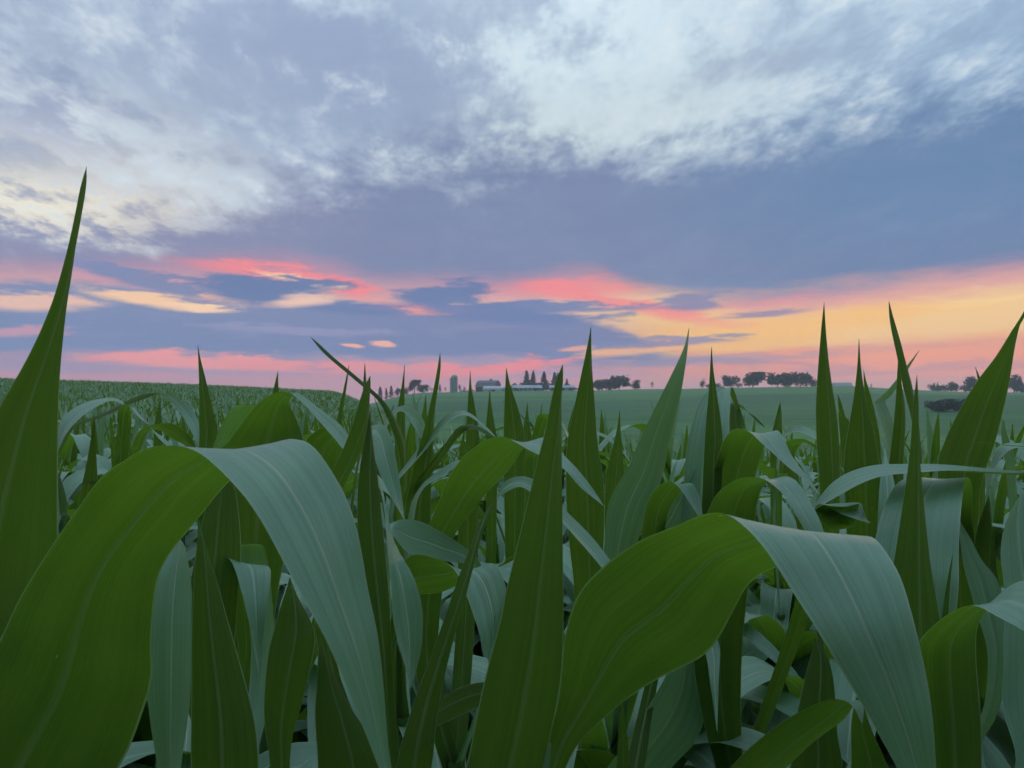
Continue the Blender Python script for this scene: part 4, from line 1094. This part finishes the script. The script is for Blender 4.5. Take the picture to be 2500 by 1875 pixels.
def tree(kind, u, vt, w_px, d, label, group, lobes=None, skirt=0.22, seed=1, n=1300, mat=None, name=None):
    rnd = random.Random(seed); p, h = foot(u, vt, d); sp = w_px / FPX * d * 0.5
    e = link(name or {'broad': "broadleaf_tree", 'conifer': "conifer_tree", 'bush': "bush", 'bare': "thin_tree"}[kind], None); e.location = p
    tag(e, label, "bush" if kind == 'bush' else "tree", group)
    cloud = []
    if kind in ('broad', 'bush'):
        L = lobes or [(rnd.uniform(-0.7, 0.7), rnd.uniform(-0.5, 0.5), rnd.uniform(0.22, 0.82), rnd.uniform(0.30, 0.48)) for _ in range(13)] + [(0, 0, 0.55, 0.6)]
        if kind == 'bush' and not lobes:
            L = [(rnd.uniform(-0.85, 0.85), rnd.uniform(-0.5, 0.5), rnd.uniform(0.25, 0.78), rnd.uniform(0.28, 0.46)) for _ in range(12)]
        tot = sum(q[3] ** 2 for q in L)
        for (lx, ly, lz, lr) in L:
            c = Vector((lx * sp, ly * sp, lz * h)); rx = lr * sp * 1.1; rz = lr * h * 0.72
            for _ in range(int(n * lr * lr / tot)):
                v = Vector((rnd.gauss(0, 1), rnd.gauss(0, 1), rnd.gauss(0, 1))).normalized() * rnd.uniform(0.45, 1.08)
                q = c + Vector((v.x * rx, v.y * rx, v.z * rz))
                if q.z < (0.02 if kind == 'bush' else skirt) * h: continue
                if q.z > h: q.z = h - rnd.random() * 0.05 * h
                cloud.append(q)
        size = max(0.25, 0.065 * (sp + h * 0.5)) if kind == 'broad' else max(0.14, 0.06 * (sp * 0.5 + h))
        V, F = limbs(h, sp, rnd, 0.035 * h) if kind == 'broad' else limbs(h * 0.8, sp * 0.8, rnd, 0.02 * h, 9, 0.12)
        flat = 0.4
    elif kind == 'conifer':
        k = 0
        while len(cloud) < n:
            s = rnd.random() ** 0.75; z = h * (0.06 + 0.94 * s)
            tier = 0.72 + 0.28 * math.cos(s * 46)
            rr_ = sp * 1.25 * (1 - s) ** 0.75 * tier * math.sqrt(rnd.uniform(0.1, 1.0)) + 0.03 * sp
            a = rnd.uniform(0, 6.28)
            cloud.append(Vector((math.cos(a) * rr_, math.sin(a) * rr_, z - rr_ * 0.25)))
        size = 0.055 * h; flat = 0.8
        V, F = tube([Vector((0, 0, -0.3)), Vector((0, 0, h * 0.5)), Vector((0, 0, h * 0.98))], [0.022 * h, 0.014 * h, 0.002 * h], 6)
    else:
        for _ in range(n // 3):
            v = Vector((rnd.gauss(0, 1), rnd.gauss(0, 1), rnd.gauss(0, 1))).normalized() * rnd.uniform(0.2, 1)
            cloud.append(Vector((v.x * sp * 0.9, v.y * sp * 0.9, h * (0.62 + 0.36 * v.z))))
        size = 0.05 * h; flat = 0.3
        V, F = limbs(h, sp, rnd, 0.022 * h, 8, 0.25)
    link("trunk", mesh("trunk", V, F, M_BARK), e)
    cv, cf = quads(cloud, size, rnd, flat)
    link("crown", mesh("crown", cv, cf, mat or {'broad': M_BROAD, 'conifer': M_CONIFER, 'bush': M_BUSH, 'bare': M_BROAD}[kind], smooth=False), e)
    return e


def far_trees():
    W = "windbreak trees on the right skyline"; Fm = "farmstead trees"; SM = "small trees left of the silo"
    # left of the silo
    for i, (u, vt, w) in enumerate(((928, 944, 18), (943, 948, 10), (955, 942, 16), (970, 947, 12))):
        tree('conifer', u, vt, w, 500, ["small dark conifer at the far left of the farm row, bushiest of four", "thinnest little conifer between two wider ones left of the farm",
             "tallest small conifer of the four left of the farm", "little conifer beside the dark hedge left of the farm"][i], SM, seed=60 + i, n=320)
    tree('bush', 982, 946, 34, 500, "dark rounded hedge clump at the foot of the umbrella-shaped tree", Fm, seed=65, n=700)
    tree('broad', 1012, 928, 34, 498, "dark umbrella-shaped tree left of the silo", Fm, lobes=[(0.05, 0, 0.84, 0.42), (0.4, 0.1, 0.80, 0.34), (-0.35, 0, 0.70, 0.34), (-0.5, 0.1, 0.45, 0.32), (0.75, 0, 0.9, 0.2)], seed=66, n=900)
    tree('broad', 1033, 939, 32, 496, "low spreading tree right of the umbrella-shaped tree", Fm, seed=67, n=800, skirt=0.08)
    tree('bare', 1054, 945, 14, 500, "small thin tree between the low spreading tree and the spear", Fm, seed=68, n=420)
    tree('conifer', 1074, 938, 10, 500, "thin conifer just left of the silo, half behind a spear", Fm, seed=69, n=320)
    tree('bare', 1087, 944, 9, 505, "bare little tree against the left foot of the silo", Fm, seed=70, n=300)
    tree('bare', 1122, 937, 11, 505, "thin tree touching the right side of the silo", Fm, seed=71, n=420)
    tree('bare', 1134, 942, 9, 505, "smaller thin tree second to the right of the silo", Fm, seed=72, n=300)
    tree('bush', 1142, 951, 40, 492, "low dark bush between silo and barn", Fm, seed=73, n=420)
    tree('bush', 1163, 945, 16, 490, "dark bush at the left wall of the barn", Fm, seed=74, n=380)
    tree('broad', 1255, 935, 22, 520, "round dark tree behind the left end of the long white barn", Fm, seed=75, n=600, skirt=0.05)
    # conifers behind the long barn
    for i, (u, vt, w, lab) in enumerate(((1286, 906, 28, "tall conifer behind the long white barn, left of a close pair"), (1302, 906, 20, "tall conifer behind the long white barn, right of a close pair"),
                                        (1328, 908, 30, "broad conifer at the right end of the long white barn"), (1354, 910, 26, "conifer between the broad one and the front spear"),
                                        (1362, 911, 16, "slim conifer hard against the front spear"), (1384, 925, 12, "small lone conifer right of the front spear"))):
        tree('conifer', u, vt, w, 530 if i < 2 else 505, lab, "tall conifers behind the barns", seed=80 + i, n=650)
    tree('bush', 1296, 931, 46, 526, "dark hedge at the feet of the paired conifers", Fm, seed=87, n=600)
    for i, (u, w, vt) in enumerate(((1250, 46, 947), (1345, 60, 948), (1415, 50, 946))):
        tree('bush', u, vt, w, 478, ["low dark hedge in front of the gap between the white barns", "low dark hedge below the broad conifer", "low dark hedge right of the grey-green shed"][i], "low farm hedges", seed=88 + i, n=420)
    for i, (u, vt, w) in enumerate(((1314, 935, 34), (1343, 934, 40), (1374, 936, 36), (1228, 944, 26))):
        tree('bush', u, vt, w, 512, ["dark shrubs filling the gap right of the paired conifers", "dark shrubs joining the broad conifer to its right neighbour",
             "dark shrubs at the foot of the slim conifer by the spear", "dark shrub behind the small white shed"][i], Fm, seed=140 + i, n=600)
    # grove right of centre
    tree('broad', 1462, 927, 44, 480, "leftmost tree of the dark grove, right of the broad spear", "grove right of the farm", seed=95, n=1100, skirt=0.02)
    tree('broad', 1490, 926, 44, 478, "second tree of the dark grove, low and dense", "grove right of the farm", seed=96, n=1100, skirt=0.02)
    tree('broad', 1512, 918, 56, 480, "tallest tree of the grove, sky showing through its crown", "grove right of the farm", seed=97, n=900, skirt=0.25)
    tree('broad', 1552, 927, 28, 478, "small round tree at the right end of the grove", "grove right of the farm", seed=98, n=700, skirt=0.06)
    tree('bare', 1592, 930, 12, 480, "lone thin sapling on the skyline right of the grove", None, seed=99, n=300)
    # windbreak on the right
    tree('broad', 1715, 925, 16, 480, "small thin tree left of the windbreak", W, seed=101, n=330, skirt=0.2)
    tree('bush', 1738, 932, 34, 480, "low bush half hidden by the yellow-green spear", W, seed=102, n=500)
    tree('broad', 1782, 917, 42, 480, "flat-topped dark tree at the left of the windbreak", W, seed=103, n=1000, skirt=0.14)
    tree('bush', 1802, 934, 24, 480, "low arching shrub between two windbreak trees", W, seed=104, n=300)
    tree('broad', 1838, 909, 62, 480, "broad round tree with a visible trunk in the windbreak", W, seed=105, n=1100, skirt=0.16)
    tree('broad', 1898, 910, 56, 480, "open-crowned tree in the windbreak, ragged on its left side", W, seed=106, n=900, skirt=0.20)
    tree('broad', 1922, 913, 44, 482, "dense dark tree in the middle of the right-hand windbreak pair", W, seed=107, n=1100, skirt=0.04)
    tree('broad', 1955, 908, 48, 480, "peaked tree of the windbreak next to the tallest spear", W, seed=108, n=1000, skirt=0.08)
    tree('broad', 1984, 924, 30, 480, "low tree at the right end of the windbreak", W, seed=109, n=600, skirt=0.04)
    for i, (u, vt) in enumerate(((2118, 937), (2127, 936))):
        tree('bare', u, vt, 8, 700, ["left of two tiny far trees between spears on the right", "right of two tiny far trees between spears on the right"][i], "tiny far trees", seed=110 + i, n=200)
    # right-hand thicket
    T = "thicket at the right edge"
    for i, (u, vt, w, lab) in enumerate(((2284, 938, 30, "pale low shrub at the left end of the right-hand thicket"), (2305, 939, 36, "grey-green shrub second in the right-hand thicket"), (2335, 933, 46, "dark rounded shrub in the middle of the right-hand thicket"))):
        tree('bush', u, vt, w, 470, lab, T, seed=115 + i, n=600)
    tree('bare', 2281, 932, 7, 480, "upright sapling at the left end of the thicket", T, seed=119, n=220)
    tree('bare', 2289, 931, 6, 480, "second upright sapling near the left end of the thicket", T, seed=120, n=220)
    tree('broad', 2369, 918, 32, 470, "taller bushy tree of the thicket left of the leaning blade", T, seed=121, n=800, skirt=0.05)
    tree('broad', 2412, 928, 34, 470, "tree of the thicket mostly behind the leaning blade", T, seed=122, n=600, skirt=0.05)
    tree('broad', 2476, 915, 34, 460, "dark tree right of the leaning blade near the frame edge", T, seed=123, n=900, skirt=0.03)
    tree('bush', 2502, 936, 40, 455, "low dark bush at the right frame edge", T, seed=124, n=600)
    # clumps out in the field
    C_ = "bushes out in the field"
    tree('bush', 2312, 978, 98, 205, "wide dark bush standing alone in the right-hand field", C_, lobes=[(-0.78, 0, 0.5, 0.30), (-0.45, 0.1, 0.66, 0.34), (-0.1, -0.1, 0.74, 0.36), (0.2, 0.1, 0.74, 0.34), (0.5, 0, 0.68, 0.36), (0.8, 0, 0.5, 0.3), (0, 0.3, 0.4, 0.4), (-0.5, -0.2, 0.3, 0.36), (0.55, -0.2, 0.3, 0.36)], seed=130, n=2600)
    tree('bush', 2290, 974, 60, 222, "paler scrub just behind the wide dark bush", C_, seed=131, n=700, mat=M_SCRUB)
    tree('bush', 2340, 972, 70, 226, "second strip of paler scrub behind the wide dark bush, by the blade", C_, seed=132, n=700, mat=M_SCRUB)


far_trees()

M_RED = simple_mat("weathered_red_boards", (0.16, 0.07, 0.065), (0.22, 0.10, 0.09), 1.2, 0.85)
M_ROOF = simple_mat("grey_roof", (0.11, 0.11, 0.13), (0.16, 0.16, 0.18), 0.8, 0.7)
M_WHITE = simple_mat("white_steel", (0.38, 0.43, 0.46), (0.48, 0.53, 0.56), 0.6, 0.5)
M_PALE = simple_mat("pale_roof_steel", (0.24, 0.29, 0.33), (0.33, 0.38, 0.42), 0.6, 0.45)
M_GREENG = simple_mat("grey_green_steel", (0.20, 0.25, 0.24), (0.26, 0.31, 0.30), 0.6, 0.55)
M_CONC = simple_mat("silo_concrete", (0.20, 0.24, 0.23), (0.27, 0.31, 0.30), 0.7, 0.8)
M_DOME = simple_mat("silo_dome_metal", (0.36, 0.42, 0.42), (0.46, 0.52, 0.52), 0.7, 0.45)
M_DARK = simple_mat("dark_opening", (0.012, 0.013, 0.016), (0.02, 0.022, 0.026), 2, 0.6)


def box(x0, x1, y0, y1, z0, z1):
    v = [Vector((x, y, z)) for z in (z0, z1) for y in (y0, y1) for x in (x0, x1)]
    return v, [(0, 2, 3, 1), (4, 5, 7, 6), (0, 1, 5, 4), (2, 6, 7, 3), (0, 4, 6, 2), (1, 3, 7, 5)]


def part(name, vf, mat, parent, smooth=False):
    return link(name, mesh(name, vf[0], vf[1], mat, smooth=smooth), parent)


def prism(profile, x0, x1):
    """profile [(y, z)] swept along x, closed"""
    n = len(profile); V = [Vector((x, y, z)) for x in (x0, x1) for y, z in profile]
    F = [tuple(range(n - 1, -1, -1)), tuple(range(n, 2 * n))]
    F += [(i, (i + 1) % n, n + (i + 1) % n, n + i) for i in range(n)]
    return V, F


def farm():
    def root(name, u, d, rz, label, cat, group=None):
        p, _ = foot(u, 900, d); e = link(name, None); e.location = p; e.rotation_euler = (0, 0, rz); tag(e, label, cat, group); return e
    m = 500 / FPX                                   # metres per photograph pixel at 500 m
    # silo
    e = root("silo", 1109.5, 500, 0, "tall grey concrete silo with a rounded metal dome", "silo")
    R = 7.8 * m; H = 37 * m
    part("wall", tube([Vector((0, 0, z)) for z in (-0.5, H * 0.5, H)], [R, R, R], 24), M_CONC, e, True)
    for k in range(9):
        z = H * (k + 0.7) / 9.4
        part("hoop", tube([Vector((0, 0, z)), Vector((0, 0, z + 0.03)), Vector((0, 0, z + 0.12)), Vector((0, 0, z + 0.15))], [R - 0.05, R + 0.05, R + 0.05, R - 0.05], 24), M_DOME, e, True)
    dome = tube([Vector((0, 0, H + R * 0.95 * math.sin(a))) for a in [i * math.pi / 16 for i in range(9)]], [R * 1.02 * math.cos(i * math.pi / 16) + 0.02 for i in range(9)], 24)
    part("dome", dome, M_DOME, e, True)
    part("chute", box(-R - 0.9, -R + 0.1, -0.4, 0.4, 0, H * 0.96), M_DOME, e)
    # barn
    e = root("gambrel_barn", 1192, 500, math.radians(-24), "old red barn with a dark gambrel roof, tallest roof beside the silo", "barn")
    w, L, hh = 5.2, 7.0, 3.4
    prof = [(-w, 0), (-w, hh)] + [(-w, hh + 0.01), (-w * 0.62, hh + 2.7), (0, hh + 4.1), (w * 0.62, hh + 2.7), (w, hh + 0.01)] + [(w, hh), (w, 0)]
    part("wall", prism([(y * 0.97, z - 0.12 if z > hh else z) for y, z in prof], -L * 0.98, L * 0.98), M_RED, e)
    rf = [(-w - 0.35, hh - 0.3), (-w * 0.64, hh + 2.75), (0, hh + 4.25), (w * 0.64, hh + 2.75), (w + 0.35, hh - 0.3), (w + 0.2, hh - 0.35), (w * 0.60, hh + 2.58), (0, hh + 4.0), (-w * 0.60, hh + 2.58), (-w - 0.2, hh - 0.35)]
    roof = part("roof", prism(rf, -L - 0.3, L + 0.3), M_ROOF, e)
    part("cupola", box(1.5, 2.7, -0.6, 0.6, hh + 3.9, hh + 5.2), M_ROOF, roof)
    part("door", box(-L - 0.06, -L + 0.05, -1.5, 1.5, 0, 2.9), M_DARK, e)
    for y in (-3.4, 3.4): part("window", box(-L - 0.06, -L + 0.05, y - 0.4, y + 0.4, 1.5, 2.4), M_DARK, e)
    # arched white shed
    e = root("hoop_shed", 1203, 486, math.radians(6), "white arched shed in front of the red barn", "shed")
    w, L = 3.8, 6.2
    part("wall", box(-L, L, -w + 0.05, w - 0.05, -0.3, 1.3), M_WHITE, e)
    part("roof", prism([(w * math.cos(a), 1.3 + 2.2 * math.sin(a)) for a in [i * math.pi / 12 for i in range(13)]], -L - 0.1, L + 0.1), M_WHITE, e, False)
    part("door", box(-1.2, 1.2, -w - 0.02, -w + 0.1, 0, 1.25), M_DARK, e)
    # small white shed right of it
    e = root("small_shed", 1238, 490, 0, "small white shed tucked between the arched shed and the long barn", "shed")
    part("wall", box(-2.6, 2.6, -2, 2, -0.3, 2.0), M_WHITE, e)
    part("roof", prism([(-2.3, 1.95), (0, 3.1), (2.3, 1.95)], -2.8, 2.8), M_PALE, e)
    # long white barn
    e = root("long_barn", 1287, 496, math.radians(2), "long low white barn with a pale metal roof below the tall conifers", "barn")
    L = 35 * m
    part("wall", box(-L, L, -4.5, 4.5, -0.5, 2.1), M_GREENG, e)
    part("roof", prism([(-4.9, 2.0), (-2.4, 3.2), (0, 3.9), (2.4, 3.2), (4.9, 2.0)], -L - 0.3, L + 0.3), M_PALE, e)
    for k in range(6):
        x = -L + (k + 0.8) * 2 * L / 6.6
        part("window", box(x - 0.7, x + 0.7, -4.56, -4.4, 0.8, 1.7), M_DARK, e)
    part("door", box(L * 0.45, L * 0.62, -4.57, -4.4, 0, 2.0), M_DARK, e)
    # grey-green shed
    e = root("machine_shed", 1372, 492, math.radians(-3), "grey-green machine shed behind the narrow front spear", "shed")
    L = 30 * m
    part("wall", box(-L, L, -4, 4, -0.5, 2.2), M_GREENG, e)
    part("roof", prism([(-4.4, 2.1), (0, 3.7), (4.4, 2.1)], -L - 0.3, L + 0.3), M_PALE, e)
    for k in range(3):
        x = -L * 0.7 + k * L * 0.7
        part("door", box(x - 1.5, x + 1.5, -4.06, -3.9, 0, 2.0), M_DARK, e)
    # far low sheds on the right skyline
    e = root("far_shed", 2056, 620, math.radians(3), "long low pale shed on the skyline right of the tallest spear", "shed")
    hgt = foot(2056, 934, 620)[1]
    part("wall", box(-7.5, 7.5, -4, 4, -1, hgt * 0.6), M_GREENG, e)
    part("roof", prism([(-4.4, hgt * 0.58), (0, hgt), (4.4, hgt * 0.58)], -7.9, 7.9), M_GREENG, e)
    # two white tanks
    for u, lab in ((1036.5, "small white tank at the foot of the low spreading tree"), (1124.5, "small white tank beside the right foot of the silo")):
        e = root("white_tank", u, 485, 0, lab, "tank", "small white farm tanks")
        part("shell", tube([Vector((0, 0, z)) for z in (-0.2, 0.1, 1.5, 1.9, 2.1)], [0.75, 0.85, 0.85, 0.6, 0.1], 14), M_WHITE, e, True)
        part("lid", tube([Vector((0, 0, z)) for z in (2.05, 2.2, 2.22)], [0.25, 0.25, 0.02], 10), M_DARK, e, True)


farm()


# ------------------------------------------------------------------ evening haze
def haze():
    v, f = box(-1200, 1200, -300, 1600, -48, 30)
    m, t, out, g = new_mat("haze")
    pv = t.nodes.new('ShaderNodeVolumePrincipled')
    pv.inputs['Color'].default_value = (0.80, 0.84, 0.95, 1); pv.inputs['Density'].default_value = HAZE
    pv.inputs['Anisotropy'].default_value = 0.2
    t.links.new(pv.outputs[0], out.inputs['Volume'])
    o = link("haze", mesh("haze", v, f, m, smooth=False)); tag(o, kind="stuff")


HAZE = 0.00045
if HAZE > 0: haze()
